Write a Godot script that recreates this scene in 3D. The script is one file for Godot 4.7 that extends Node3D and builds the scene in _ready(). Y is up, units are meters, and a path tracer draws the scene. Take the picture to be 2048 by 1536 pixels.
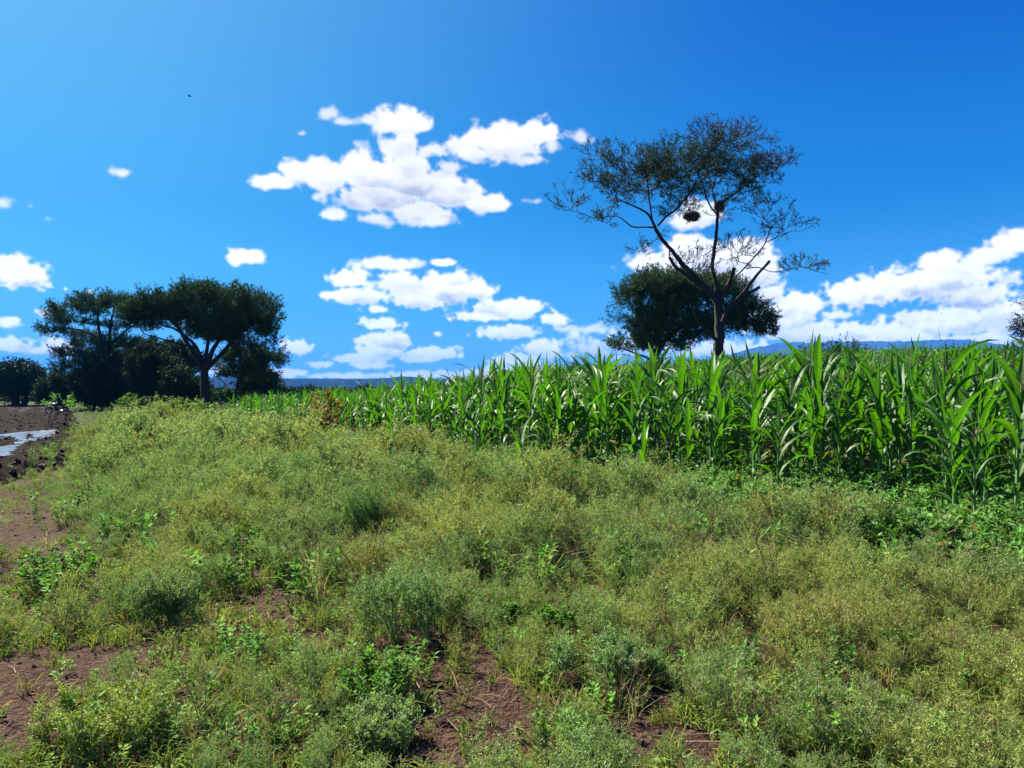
extends Node3D
# A weedy roadside and a maize field under acacias. Camera at the origin looks along -Z; "depth" d below means -z, metres.

const EYE := 2.0
var rng := RandomNumberGenerator.new()
var relief := FastNoiseLite.new()
var patch := FastNoiseLite.new()
var taken := {}


class Shape:
	var v := PackedVector3Array()
	var n := PackedVector3Array()
	var c := PackedColorArray()

	func tri(a: Vector3, b: Vector3, d: Vector3, col: Color) -> void:
		var m := (d - a).cross(b - a).normalized()
		v.append(a); v.append(b); v.append(d)
		n.append(m); n.append(m); n.append(m)
		c.append(col); c.append(col); c.append(col)

	func quad(a: Vector3, b: Vector3, d: Vector3, e: Vector3, col: Color) -> void:
		tri(a, b, d, col)
		tri(a, d, e, col)

	# a flat strip from a to b
	func strip(a: Vector3, b: Vector3, wa: float, wb: float, side: Vector3, col: Color) -> void:
		var s := (b - a).cross(side).normalized()
		quad(a - s * wa, b - s * wb, b + s * wb, a + s * wa, col)

	# a four-cornered leaf: base a, tip b, folded along its midrib
	func leaf(a: Vector3, b: Vector3, w: float, up: Vector3, col: Color, fold := 0.25) -> void:
		var s := (b - a).cross(up).normalized()
		var m := a.lerp(b, 0.42)
		var lift := s.cross(b - a).normalized() * w * fold
		tri(a, m + s * w + lift, b, col)
		tri(a, b, m - s * w + lift, col)

	func tube(p: Array, r: Array, sides: int, col: Color, cap := false) -> void:
		var rings := []
		var side := Vector3.RIGHT
		for i in p.size():
			var t: Vector3 = (p[mini(i + 1, p.size() - 1)] - p[maxi(i - 1, 0)]).normalized()
			if i == 0:
				side = t.cross(Vector3(0.31, 0.2, 0.93)).normalized()
				if side.length() < 0.5:
					side = t.cross(Vector3.UP).normalized()
			else:
				side = (side - t * side.dot(t)).normalized()
			var o := t.cross(side)
			var ring := []
			for k in sides:
				var a := TAU * k / sides
				ring.append(side * cos(a) + o * sin(a))
			rings.append(ring)
		for i in p.size() - 1:
			for k in sides:
				var q := (k + 1) % sides
				var a: Vector3 = rings[i][k]
				var b: Vector3 = rings[i][q]
				var d: Vector3 = rings[i + 1][q]
				var e: Vector3 = rings[i + 1][k]
				for w in [[a, i], [e, i + 1], [d, i + 1], [a, i], [d, i + 1], [b, i]]:
					v.append(p[w[1]] + w[0] * r[w[1]])
					n.append(w[0])
					c.append(col)
		if cap:
			for i in [0, p.size() - 1]:
				for k in range(1, sides - 1):
					tri(p[i] + rings[i][0] * r[i], p[i] + rings[i][k] * r[i], p[i] + rings[i][k + 1] * r[i], col)

	func box(at: Vector3, size: Vector3, turn: Basis, col: Color) -> void:
		var h := size / 2
		for f in [[Vector3.RIGHT, Vector3.UP, Vector3.BACK], [Vector3.UP, Vector3.BACK, Vector3.RIGHT], [Vector3.BACK, Vector3.RIGHT, Vector3.UP]]:
			for s: float in [-1.0, 1.0]:
				var o: Vector3 = f[0] * s * h
				var a: Vector3 = f[1] * h
				var b: Vector3 = f[2] * h * s
				quad(at + turn * (o - a - b), at + turn * (o - a + b), at + turn * (o + a + b), at + turn * (o + a - b), col)

	func ellipsoid(at: Vector3, r: Vector3, turn: Basis, col: Color, rows := 8, cols := 12) -> void:
		for i in rows:
			for k in cols:
				var q := []
				for w in [[i, k], [i + 1, k], [i + 1, k + 1], [i, k + 1]]:
					var a: float = PI * w[0] / rows
					var b: float = TAU * w[1] / cols
					q.append(Vector3(sin(a) * cos(b), cos(a), sin(a) * sin(b)))
				for j in [0, 1, 2, 0, 2, 3]:
					v.append(at + turn * (q[j] * r))
					n.append(turn * (q[j] / r).normalized())
					c.append(col)

	func put(o: Shape, t: Transform3D) -> void:
		v.append_array(t * o.v)
		n.append_array(Transform3D(t.basis.orthonormalized(), Vector3.ZERO) * o.n)
		c.append_array(o.c)

	func mesh() -> ArrayMesh:
		var m := ArrayMesh.new()
		if v.is_empty():
			return m
		var a := []
		a.resize(Mesh.ARRAY_MAX)
		a[Mesh.ARRAY_VERTEX] = v
		a[Mesh.ARRAY_NORMAL] = n
		a[Mesh.ARRAY_COLOR] = c
		m.add_surface_from_arrays(Mesh.PRIMITIVE_TRIANGLES, a)
		return m


func rnd(a: float, b: float) -> float:
	return rng.randf_range(a, b)


func ball() -> Vector3:
	while true:
		var p := Vector3(rnd(-1, 1), rnd(-1, 1), rnd(-1, 1))
		if p.length_squared() < 1.0:
			return p
	return Vector3.ZERO


func tint(c: Color, by: float) -> Color:
	var k := 1.0 + rnd(-by, by)
	return Color(c.r * k * (1.0 + rnd(-by, by) * 0.4), c.g * k, c.b * k * (1.0 + rnd(-by, by) * 0.4))


func numbered(called: String) -> String:
	taken[called] = taken.get(called, -1) + 1
	return called if taken[called] == 0 else "%s_%03d" % [called, taken[called]]


func thing(called: String, label: String, category: String, at := Vector3.ZERO, turn := 0.0, group := "") -> Node3D:
	var o := Node3D.new()
	o.name = numbered(called)
	add_child(o)
	o.position = at
	o.rotation.y = turn
	o.set_meta("label", label)
	o.set_meta("category", category)
	if group:
		o.set_meta("group", group)
	return o


func part(called: String, m: Mesh, mat: Material, parent: Node3D) -> MeshInstance3D:
	var o := MeshInstance3D.new()
	o.name = called
	o.mesh = m
	o.material_override = mat
	parent.add_child(o, true)
	if called in ["foliage", "crown", "sticks"]:     # leaves and sticks too small to pick apart
		o.set_meta("kind", "stuff")
	return o


func structure(called: String, m: Mesh, mat: Material, label: String, category: String) -> MeshInstance3D:
	var o := MeshInstance3D.new()
	o.name = numbered(called)
	o.mesh = m
	o.material_override = mat
	add_child(o)
	o.set_meta("kind", "structure")
	o.set_meta("label", label)
	o.set_meta("category", category)
	return o


func stuff(called: String, m: Mesh, mat: Material, where: Array, tints: Array, label: String, category: String) -> void:
	var mm := MultiMesh.new()
	mm.transform_format = MultiMesh.TRANSFORM_3D
	mm.use_colors = tints.size() > 0
	mm.mesh = m
	mm.instance_count = where.size()
	for i in where.size():
		mm.set_instance_transform(i, where[i])
		if tints.size() > 0:
			mm.set_instance_color(i, tints[i])
	var o := MultiMeshInstance3D.new()
	o.name = numbered(called)
	o.multimesh = mm
	o.material_override = mat
	add_child(o)
	o.set_meta("kind", "stuff")
	o.set_meta("label", label)
	o.set_meta("category", category)


func matter(rough: float, spec := 0.5, back := Color.BLACK) -> StandardMaterial3D:
	var m := StandardMaterial3D.new()
	m.vertex_color_use_as_albedo = true
	m.roughness = rough
	m.metallic_specular = spec
	m.cull_mode = BaseMaterial3D.CULL_DISABLED
	if back != Color.BLACK:
		m.backlight_enabled = true
		m.backlight = back
	return m


func noise_texture(freq: float, seed_: int, ramp: Array, octaves := 5, size := 512) -> NoiseTexture2D:
	var f := FastNoiseLite.new()
	f.seed = seed_
	f.noise_type = FastNoiseLite.TYPE_SIMPLEX_SMOOTH
	f.frequency = freq
	f.fractal_octaves = octaves
	f.fractal_gain = 0.6
	var t := NoiseTexture2D.new()
	t.width = size
	t.height = size
	t.seamless = true
	t.noise = f
	if ramp.size() > 0:
		var g := Gradient.new()
		g.offsets = PackedFloat32Array(ramp.map(func(r): return r[0]))
		g.colors = PackedColorArray(ramp.map(func(r): return r[1]))
		t.color_ramp = g
	return t


# ---------------------------------------------------------------- the lie of the land

func road_side(x: float, d: float) -> float:
	# metres to the right of the track's edge; negative on the track
	return (x + 0.585 * d + 2.6 * smoothstep(23.0, 14.0, d)) * 0.86


func lie(x: float, z: float) -> float:
	var d := -z
	var far := smoothstep(150.0, 80.0, d)
	var up := 0.0012 * clampf(x + 14.0, 0.0, 45.0) * clampf(d - 8.0, 0.0, 52.0) * far
	var s := road_side(x, d)
	var dip := -0.45 * smoothstep(1.8, -0.6, s) * smoothstep(12.0, 27.0, d) * smoothstep(220.0, 90.0, d)
	return up + dip


func ground(x: float, z: float) -> float:
	var y := lie(x, z)
	var r := sqrt(x * x + z * z)
	if r < 90.0:
		y += relief.get_noise_2d(x * 2.2, z * 2.2) * 0.05 + relief.get_noise_2d(x * 11.0 + 40.0, z * 11.0) * 0.02
		var s := road_side(x, -z)
		if -z > 11.0 and -z < 96.0 and s < 1.1 and s > -9.0:
			y -= 0.25 * smoothstep(1.1, 0.5, s) * smoothstep(-9.0, -8.0, s)     # the bed under the track
		if s > -1.0 and s < 2.0 and -z > 10.0:
			y += 0.22 * exp(-pow((s - 0.35) / 0.5, 2.0)) * (0.6 + relief.get_noise_2d(x * 3.0, z * 3.0 + 20.0))
	else:
		y += relief.get_noise_2d(x * 0.05, z * 0.05) * 1.2 * smoothstep(120.0, 900.0, r) - 1.2 * smoothstep(120.0, 900.0, r)
	return y


func track_height(x: float, z: float) -> float:
	# churned mud: long ruts, broken ridges, a berm along the verge
	var s := road_side(x, -z)
	var along := x * 0.5 - z * 0.86
	var y := lie(x, z) + relief.get_noise_2d(s * 6.0, along * 0.8) * 0.13
	y -= 0.10 * exp(-pow((s + 1.7 + 0.4 * relief.get_noise_1d(along)) / 0.28, 2.0)) + 0.10 * exp(-pow((s + 3.4 + 0.4 * relief.get_noise_1d(along + 300.0)) / 0.3, 2.0))
	y += relief.get_noise_2d(x * 9.0, z * 9.0) * 0.10 + absf(relief.get_noise_2d(x * 24.0, z * 24.0)) * 0.12
	y += 0.30 * exp(-pow((s - 0.2) / 0.45, 2.0)) * clampf(0.5 + 1.4 * relief.get_noise_2d(x * 4.0, z * 4.0 + 20.0), 0.0, 1.2)
	return y - 0.35 * smoothstep(0.7, 1.3, s)


func on_ground(x: float, d: float, sink := 0.0) -> Vector3:
	var y := ground(x, -d)
	var s := road_side(x, d)
	if d > 12.0 and d < 95.0 and s < 1.2 and s > -8.0:
		y = maxf(y, track_height(x, -d))
	return Vector3(x, y - sink, -d)


func in_frame(x: float, d: float, margin := 0.06) -> bool:
	return d > 0.5 and absf(x) < (0.662 + margin) * d + 1.2

# ---------------------------------------------------------------- sky: air and clouds by direction (degrees right of -Z, degrees up)

const SUN_SIDE := -46.0
const SUN_UP := 43.0
# cloud lobes: side, up, half width, half height, [grey, wisp]
const LOBES := [
	[-8.24, 18.73, 2.61, 1.12, 0.3, 0.0], [-10.40, 18.79, 1.29, 0.52, 0.1, 0.6], [-12.18, 18.58, 1.20, 0.39, 0.0, 0.8], [-13.42, 19.04, 0.84, 0.52, 0.0, 0.9],
	[-8.24, 17.17, 1.74, 1.14, 0.3, 0.0], [-6.23, 16.97, 1.32, 0.81, 0.2, 0.3], [-17.37, 14.29, 1.62, 0.73, 0.1, 0.0], [-15.67, 15.08, 1.17, 0.86, 0.1, 0.0],
	[-13.59, 14.88, 2.31, 1.41, 0.2, 0.0], [-10.40, 15.12, 3.40, 1.87, 0.6, 0.0], [-7.51, 14.72, 3.46, 2.13, 1.0, 0.0], [-4.58, 14.00, 2.94, 1.53, 0.8, 0.0],
	[-2.00, 13.34, 2.29, 0.91, 0.3, 0.0], [-9.68, 13.61, 4.50, 1.31, 0.9, 0.0], [-6.78, 12.66, 2.56, 1.12, 0.5, 0.0], [-12.89, 12.26, 1.27, 0.59, 0.1, 0.3],
	[-9.86, 12.04, 1.51, 0.59, 0.1, 0.5], [-5.68, 12.09, 1.76, 0.56, 0.1, 0.4], [-4.58, 15.83, 1.10, 0.48, 0.0, 0.7], [-0.89, 17.57, 3.52, 1.48, 0.4, 0.0],
	[2.07, 18.13, 1.85, 1.07, 0.2, 0.0], [-3.11, 16.98, 2.29, 0.88, 0.2, 0.2], [0.59, 16.32, 1.93, 0.65, 0.2, 0.5], [3.00, 17.32, 1.11, 0.67, 0.1, 0.5],
	[5.02, 17.81, 0.81, 0.50, 0.0, 0.9], [1.70, 13.55, 1.18, 0.28, 0.0, 1.0], [-15.15, 17.65, 0.48, 0.26, 0.0, 0.8], [-19.04, 9.03, 1.65, 0.72, 0.3, 0.0],
	[-26.73, 13.97, 1.00, 0.40, 0.0, 0.5], [-33.45, 11.29, 0.77, 0.53, 0.0, 0.8], [-31.07, 10.60, 0.49, 0.25, 0.0, 1.0], [-31.93, 11.26, 0.21, 0.18, 0.0, 0.9],
	[-30.02, 6.29, 0.11, 0.13, 0.0, 0.5], [-28.62, 6.19, 0.23, 0.16, 0.0, 0.5], [-32.33, 6.94, 1.85, 1.05, 0.8, 0.0], [-32.85, 7.64, 1.20, 0.73, 0.2, 0.0],
	[-33.11, 4.03, 0.68, 0.43, 0.4, 0.0], [-32.93, 2.58, 1.46, 0.62, 0.6, 0.0], [-31.53, 2.30, 0.59, 0.32, 0.2, 0.0], [-30.90, 4.69, 0.82, 0.32, 0.2, 0.0],
	[-30.30, 2.49, 1.38, 0.83, 0.4, 0.0], [-8.96, 8.89, 2.75, 0.64, 0.3, 0.2], [-11.83, 7.82, 1.70, 0.85, 0.3, 0.0], [-11.47, 6.61, 2.70, 0.72, 0.4, 0.0],
	[-8.24, 7.47, 2.25, 1.37, 0.3, 0.1], [-5.13, 9.14, 0.96, 0.36, 0.0, 0.0], [-4.95, 7.16, 3.09, 1.60, 1.0, 0.0], [-6.78, 6.30, 2.41, 0.80, 0.6, 0.0],
	[-2.74, 7.18, 1.70, 0.87, 0.6, 0.0], [-0.52, 5.65, 2.81, 1.03, 0.8, 0.0], [0.78, 5.90, 1.85, 0.88, 0.5, 0.0], [-2.37, 5.20, 2.44, 0.48, 0.3, 0.0],
	[3.18, 4.98, 1.33, 0.66, 0.5, 0.0], [-9.86, 5.64, 1.29, 0.36, 0.1, 0.3], [-9.68, 4.63, 1.66, 0.65, 0.4, 0.0], [-9.14, 3.29, 2.38, 1.02, 0.8, 0.0],
	[-11.12, 2.14, 2.35, 0.47, 0.4, 0.0], [-9.86, 2.66, 2.16, 0.73, 0.5, 0.0], [-13.94, 1.65, 1.12, 0.32, 0.2, 0.0], [-10.40, 1.64, 1.72, 0.40, 0.3, 0.0],
	[-5.87, 2.47, 2.35, 0.63, 0.5, 0.0], [-7.15, 2.06, 1.31, 0.33, 0.2, 0.0], [-0.52, 3.99, 2.44, 0.59, 0.4, 0.0], [0.41, 4.21, 1.48, 0.63, 0.3, 0.0],
	[2.26, 2.77, 1.78, 0.89, 0.4, 0.0], [0.41, 1.96, 2.37, 0.81, 0.4, 0.0], [-0.89, 1.41, 1.70, 0.52, 0.3, 0.0], [-5.50, 3.94, 0.29, 0.22, 0.0, 0.3],
	[4.66, 3.94, 0.74, 0.59, 0.2, 0.3], [-15.67, 2.85, 1.24, 0.71, 0.3, 0.0], [-16.53, 0.96, 2.04, 0.43, 0.3, 0.0], [-11.83, 0.83, 4.26, 0.29, 0.2, 0.2],
	[-6.42, 0.92, 4.39, 0.37, 0.3, 0.1], [-2.37, 1.00, 2.96, 0.44, 0.3, 0.0], [-20.36, 1.15, 1.30, 0.49, 0.2, 0.1], [13.66, 8.92, 5.25, 1.62, 0.6, 0.0],
	[12.96, 9.90, 2.67, 1.12, 0.2, 0.0], [16.59, 9.15, 2.86, 1.45, 0.5, 0.0], [10.12, 9.08, 2.01, 0.92, 0.2, 0.1], [17.61, 7.82, 1.82, 1.52, 0.6, 0.0],
	[13.38, 12.17, 2.45, 1.31, 0.3, 0.1], [18.45, 6.47, 1.13, 0.90, 0.5, 0.0], [6.49, 2.76, 4.39, 1.10, 0.2, 0.8], [5.76, 4.23, 3.67, 0.51, 0.0, 1.0],
	[10.12, 3.10, 4.31, 1.45, 0.3, 0.5], [33.17, 8.92, 1.82, 1.09, 0.3, 0.0], [31.85, 8.22, 1.76, 0.80, 0.3, 0.2], [30.36, 7.62, 1.38, 0.82, 0.4, 0.3],
	[28.10, 6.73, 5.19, 1.42, 0.9, 0.0], [24.84, 6.33, 3.54, 1.20, 0.7, 0.0], [28.96, 7.83, 1.70, 1.08, 0.3, 0.0], [26.64, 7.57, 0.77, 0.39, 0.1, 0.6],
	[24.38, 7.48, 0.61, 0.33, 0.0, 0.7], [31.18, 5.69, 2.17, 1.26, 1.0, 0.0], [20.10, 5.65, 2.09, 1.24, 0.4, 0.0], [19.11, 4.71, 2.65, 1.60, 0.5, 0.0],
	[21.71, 3.68, 3.71, 0.89, 0.6, 0.0], [25.44, 3.44, 4.53, 1.20, 0.6, 0.0], [29.52, 4.09, 4.21, 1.28, 0.9, 0.0], [32.51, 4.21, 1.74, 1.55, 0.6, 0.0],
	[23.60, 2.48, 9.33, 0.68, 0.5, 0.0], [30.90, 2.70, 4.09, 0.95, 0.8, 0.0], [15.40, 2.68, 5.51, 0.93, 0.3, 0.2], [22.98, 4.93, 1.57, 0.41, 0.2, 0.4],
]


func towards(side: float, up: float) -> Vector3:
	var a := deg_to_rad(side)
	var e := deg_to_rad(up)
	return Vector3(sin(a) * cos(e), sin(e), -cos(a) * cos(e))


func air(dir: Vector3, sun: Vector3) -> Vector3:
	var y := maxf(dir.y, 0.0)
	var c := Vector3(0.24, 0.58, 0.90).lerp(Vector3(0.085, 0.44, 0.82), smoothstep(0.0, 0.10, y))
	c = c.lerp(Vector3(0.012, 0.245, 0.68), smoothstep(0.06, 0.24, y))
	c = c.lerp(Vector3(0.001, 0.082, 0.50), smoothstep(0.15, 0.5, y))
	var near := clampf(dir.dot(sun), 0.0, 1.0)
	c += Vector3(0.22 * pow(near, 6.0), 0.53 * pow(near, 4.3), 0.42 * pow(near, 3.1))
	c += Vector3(0.9, 0.9, 0.8) * pow(near, 60.0)
	return c


func make_sky() -> ImageTexture:
	var w := 4096
	var h := 2048
	var sun := towards(SUN_SIDE, SUN_UP)
	var sw := 512
	var sh := 256
	var small := PackedFloat32Array()
	small.resize(sw * sh * 3)
	for j in sh:
		var e := PI / 2 - PI * (j + 0.5) / sh
		for i in sw:
			var a := TAU * (i + 0.5) / sw
			var c := air(Vector3(sin(a) * cos(e), sin(e), -cos(a) * cos(e)), sun)
			if e < -0.01:
				c = Vector3(0.16, 0.17, 0.12)
			var at := (j * sw + i) * 3
			small[at] = c.x
			small[at + 1] = c.y
			small[at + 2] = c.z
	var im := Image.create_from_data(sw, sh, false, Image.FORMAT_RGBF, small.to_byte_array())
	im.resize(w, h, Image.INTERPOLATE_BILINEAR)
	var px := im.get_data().to_float32_array()
	# lobes laid into one field, the highest wins
	var rows := 1024
	var field := PackedFloat32Array()
	field.resize(w * rows)
	field.fill(-9.0)
	var grey := PackedFloat32Array()
	grey.resize(w * rows)
	var wisp := PackedFloat32Array()
	wisp.resize(w * rows)
	var per := w / 360.0
	var lobes := LOBES.duplicate()
	rng.seed = 77
	for k in 34:   # the same weather all round
		var side := 48.0 + 264.0 * (k + rnd(0.1, 0.9)) / 34.0
		var up := 4.0 + 32.0 * rng.randf() * rng.randf()
		var big := rnd(0.6, 1.5) * (0.5 + up / 30.0)
		for q in 7:
			lobes.append([side + rnd(-5, 5) * big, up + rnd(-1.0, 1.3) * big, rnd(1.5, 3.4) * big, rnd(0.7, 1.5) * big, 0.6, 0.0])
	for b in lobes:
		var bx: float = b[0]
		var by: float = b[1]
		var rx: float = b[2]
		var ry: float = b[3]
		var g: float = b[4]
		var ws: float = b[5]
		var j0 := clampi(int((90.0 - by - ry * 1.7) * per), 0, rows - 1)
		var j1 := clampi(int((90.0 - by + ry * 1.7) * per), 0, rows - 1)
		var i0 := int(floor((bx - rx * 1.7) * per))
		var i1 := int(ceil((bx + rx * 1.7) * per))
		for j in range(j0, j1 + 1):
			var dy := ((90.0 - (j + 0.5) / per) - by) / ry
			if dy < 0.0:
				dy *= 1.25
			for i in range(i0, i1 + 1):
				var dx := ((i + 0.5) / per - bx) / rx
				var q := 1.0 - sqrt(dx * dx + dy * dy)
				if q < -0.7:
					continue
				var at := j * w + posmod(i, w)
				if q > field[at]:
					field[at] = q
					grey[at] = g * clampf(0.5 - dy * 0.7, 0.0, 1.0)
					wisp[at] = ws
	var puff := FastNoiseLite.new()      # ragged edges
	puff.seed = 5
	puff.noise_type = FastNoiseLite.TYPE_SIMPLEX_SMOOTH
	puff.frequency = 0.55
	puff.fractal_octaves = 6
	puff.fractal_gain = 0.54
	var lump := FastNoiseLite.new()      # cauliflower heads
	lump.seed = 9
	lump.noise_type = FastNoiseLite.TYPE_CELLULAR
	lump.cellular_return_type = FastNoiseLite.RETURN_DISTANCE
	lump.cellular_jitter = 1.1
	lump.frequency = 0.75
	lump.fractal_type = FastNoiseLite.FRACTAL_FBM
	lump.fractal_octaves = 3
	lump.fractal_gain = 0.55
	for j in rows:
		var up := 90.0 - (j + 0.5) / per
		var e := deg_to_rad(up)
		var far := smoothstep(15.0, 4.0, up)     # farther clouds lie lower and look smaller
		for i in w:
			var at := j * w + i
			var f := field[at]
			if f < -0.69:
				continue
			var a := TAU * (i + 0.5) / w
			var dir := Vector3(sin(a) * cos(e), sin(e), -cos(a) * cos(e)) * 57.3
			dir.y *= 1.2
			var ws := clampf(wisp[at] + 0.55 * clampf(lump.get_noise_3dv(dir * 0.35 + Vector3(50, 0, 0)) + 0.75, 0.0, 1.0) * smoothstep(0.45, 0.0, f), 0.0, 1.0)
			var n := lerpf(puff.get_noise_3dv(dir), puff.get_noise_3dv(dir * 2.0), far)
			var l := lerpf(lump.get_noise_3dv(dir), lump.get_noise_3dv(dir * 2.0), far)
			var body := f + n * (0.66 + 0.75 * ws) - (l + 0.45) * 0.40 * (1.0 - 0.6 * ws) + 0.01
			var alpha := smoothstep(0.0, 0.30 + 0.75 * ws, body) * (1.0 - 0.3 * ws)
			if alpha <= 0.003:
				continue
			# how much cloud lies between here and the sun: near and farther samples
			var lit := 0.0
			for q in 2:
				var off: int = 5 if q == 0 else 17
				var at2 := maxi(j - off, 0) * w + posmod(i - off * 2 / 3, w)
				var dir2 := dir + Vector3(-0.058 * off, 0.105 * off, 0.0)
				var body2 := maxf(field[at2], -0.7) + lerpf(puff.get_noise_3dv(dir2), puff.get_noise_3dv(dir2 * 2.0), far) * 0.66 - (lerpf(lump.get_noise_3dv(dir2), lump.get_noise_3dv(dir2 * 2.0), far) + 0.45) * 0.40 + 0.01
				lit += clampf(body2 - body, -0.5, 0.5) * 0.6 if q == 0 else clampf(body2 * 0.8 + 0.1, 0.0, 1.0) * 1.05
			var shade := clampf(lit * smoothstep(0.05, 0.5, body) * (0.22 + 1.05 * grey[at]) + 0.12 * grey[at] * smoothstep(0.1, 0.6, body), 0.0, 1.0)
			var c := (Vector3(1.15, 1.15, 1.14) * (1.0 + 0.25 * far)).lerp(Vector3(0.52, 0.585, 0.68), shade)
			var k := at * 3
			px[k] = lerpf(px[k], c.x, alpha)
			px[k + 1] = lerpf(px[k + 1], c.y, alpha)
			px[k + 2] = lerpf(px[k + 2], c.z, alpha)
	return ImageTexture.create_from_image(Image.create_from_data(w, h, false, Image.FORMAT_RGBF, px.to_byte_array()))

# ---------------------------------------------------------------- trees: traced limbs, then twigs grown towards points strewn in the crown

const UMBRELLA := {at = Vector2(-22.80, 58.00), limbs = [
		[[0.00, -0.22, 0.00, 0.420], [-0.07, 0.41, 0.00, 0.340], [-0.22, 1.35, 0.00, 0.310], [-0.30, 2.47, 0.00, 0.290], [-0.30, 3.41, 0.00, 0.280]],
		[[-0.30, 3.41, 0.00, 0.200], [-0.67, 4.42, -0.24, 0.160], [-1.16, 5.25, -0.48, 0.130], [-1.91, 5.92, -0.72, 0.100], [-3.04, 6.60, -0.96, 0.070], [-4.16, 6.90, -1.20, 0.040]],
		[[-0.30, 3.41, 0.00, 0.200], [-0.04, 4.72, 0.20, 0.150], [0.15, 5.85, 0.40, 0.110], [-0.04, 7.35, 0.60, 0.070]],
		[[-0.26, 3.22, 0.00, 0.240], [0.22, 4.20, 0.30, 0.190], [0.67, 5.02, 0.60, 0.150], [1.46, 5.92, 0.90, 0.110], [2.59, 6.67, 1.20, 0.080], [3.71, 6.97, 1.50, 0.050]],
		[[-0.22, 3.41, 0.00, 0.200], [0.52, 4.54, -0.93, 0.170], [1.27, 5.85, -1.87, 0.130], [2.02, 7.35, -2.80, 0.080]],
		[[-0.30, 3.41, 0.00, 0.200], [-0.79, 4.72, 0.87, 0.160], [-1.35, 6.22, 1.73, 0.120], [-2.10, 7.72, 2.60, 0.070]],
		[[-1.16, 5.10, -0.40, 0.100], [-2.47, 5.47, 0.25, 0.070], [-4.35, 6.04, 0.90, 0.040]]
	], lobes = [
		[-5.29, 7.65, 0.00, 1.27, 0.97, 1.60], [-5.17, 7.42, 1.00, 1.27, 0.90, 1.60], [-4.35, 7.91, 0.00, 1.50, 1.05, 1.80], [-3.97, 8.02, -1.50, 1.42, 0.97, 1.60], [-3.60, 8.10, 1.50, 1.50, 0.97, 1.60],
		[-3.04, 7.54, 0.00, 1.50, 0.82, 1.60], [-1.91, 8.47, 0.00, 1.57, 1.05, 1.80], [-1.91, 8.47, -2.80, 1.50, 0.90, 1.50], [-0.60, 8.92, 1.00, 1.42, 0.97, 1.80], [0.90, 8.47, -1.80, 1.69, 1.20, 1.80],
		[0.90, 8.55, 1.80, 1.57, 1.12, 1.80], [2.40, 8.40, 0.00, 1.69, 1.27, 1.80], [2.40, 8.29, 3.00, 1.50, 1.12, 1.60], [3.71, 7.80, -1.20, 1.57, 1.50, 1.80], [3.90, 7.72, 1.80, 1.42, 1.42, 1.60],
		[4.65, 6.52, 0.30, 0.90, 1.50, 1.60], [3.15, 6.41, 0.00, 1.69, 1.20, 1.80], [1.65, 6.79, -2.20, 1.50, 1.31, 1.60], [1.46, 6.79, 2.20, 1.50, 1.12, 1.50], [0.15, 6.97, 0.00, 1.65, 1.27, 1.80],
		[-0.60, 6.04, 0.50, 1.12, 0.75, 1.40], [1.09, 6.04, 1.00, 1.65, 0.97, 1.60], [0.52, 6.04, -1.50, 1.50, 0.82, 1.60], [-1.54, 7.27, 0.50, 1.31, 0.67, 1.40], [-4.54, 6.67, 0.00, 1.35, 0.37, 1.20],
		[5.02, 5.10, 0.00, 0.67, 0.75, 1.00], [-2.66, 6.97, -2.00, 1.35, 0.52, 1.40], [0.90, 5.85, 0.00, 1.27, 0.67, 1.40], [3.15, 5.29, 1.00, 1.27, 0.67, 1.20], [-5.77, 6.90, 0.00, 0.75, 0.52, 1.00]
	]}
const LAYERED := {at = Vector2(-37.79, 72.00), limbs = [
		[[0.00, -0.19, 0.00, 0.500], [0.00, 1.49, 0.00, 0.420], [0.05, 3.12, 0.00, 0.380], [0.09, 4.65, 0.00, 0.330]],
		[[0.09, 4.65, 0.00, 0.220], [-0.33, 5.68, -0.25, 0.180], [-0.79, 6.70, -0.50, 0.150], [-1.16, 8.24, -0.75, 0.110], [-1.35, 9.77, -1.00, 0.060]],
		[[-0.79, 6.70, 0.00, 0.120], [-1.95, 7.35, 0.27, 0.090], [-3.12, 7.54, 0.53, 0.070], [-4.75, 7.35, 0.80, 0.040]],
		[[0.09, 4.65, 0.00, 0.220], [0.47, 6.14, 0.33, 0.170], [0.74, 7.77, 0.67, 0.120], [1.30, 9.63, 1.00, 0.060]],
		[[0.47, 6.14, 0.00, 0.120], [1.54, 7.31, -0.25, 0.090], [2.70, 8.24, -0.50, 0.050]],
		[[0.05, 3.58, 0.00, 0.150], [-1.26, 4.75, 0.75, 0.100], [-2.89, 5.12, 1.50, 0.060]]
	], lobes = [
		[-0.56, 10.05, 0.00, 2.42, 0.56, 2.60], [-2.89, 9.31, 0.00, 2.05, 0.51, 2.00], [1.54, 9.77, 1.00, 1.58, 0.56, 2.20], [-4.51, 8.84, 0.00, 0.93, 0.37, 1.20], [-4.65, 7.35, 0.00, 1.40, 0.33, 1.60],
		[-2.19, 8.01, 1.50, 1.68, 0.33, 1.60], [-2.89, 6.98, -1.00, 1.40, 0.28, 1.50], [0.84, 7.77, 0.00, 1.58, 0.37, 2.00], [-1.02, 6.14, 0.00, 2.05, 0.42, 2.20], [1.54, 6.14, 1.00, 1.68, 0.65, 2.00],
		[-3.35, 5.12, 0.00, 1.58, 0.51, 1.80], [-0.79, 4.98, -1.00, 1.86, 0.65, 2.00], [-3.35, 4.05, 0.00, 1.21, 0.65, 1.60]
	]}
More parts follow.
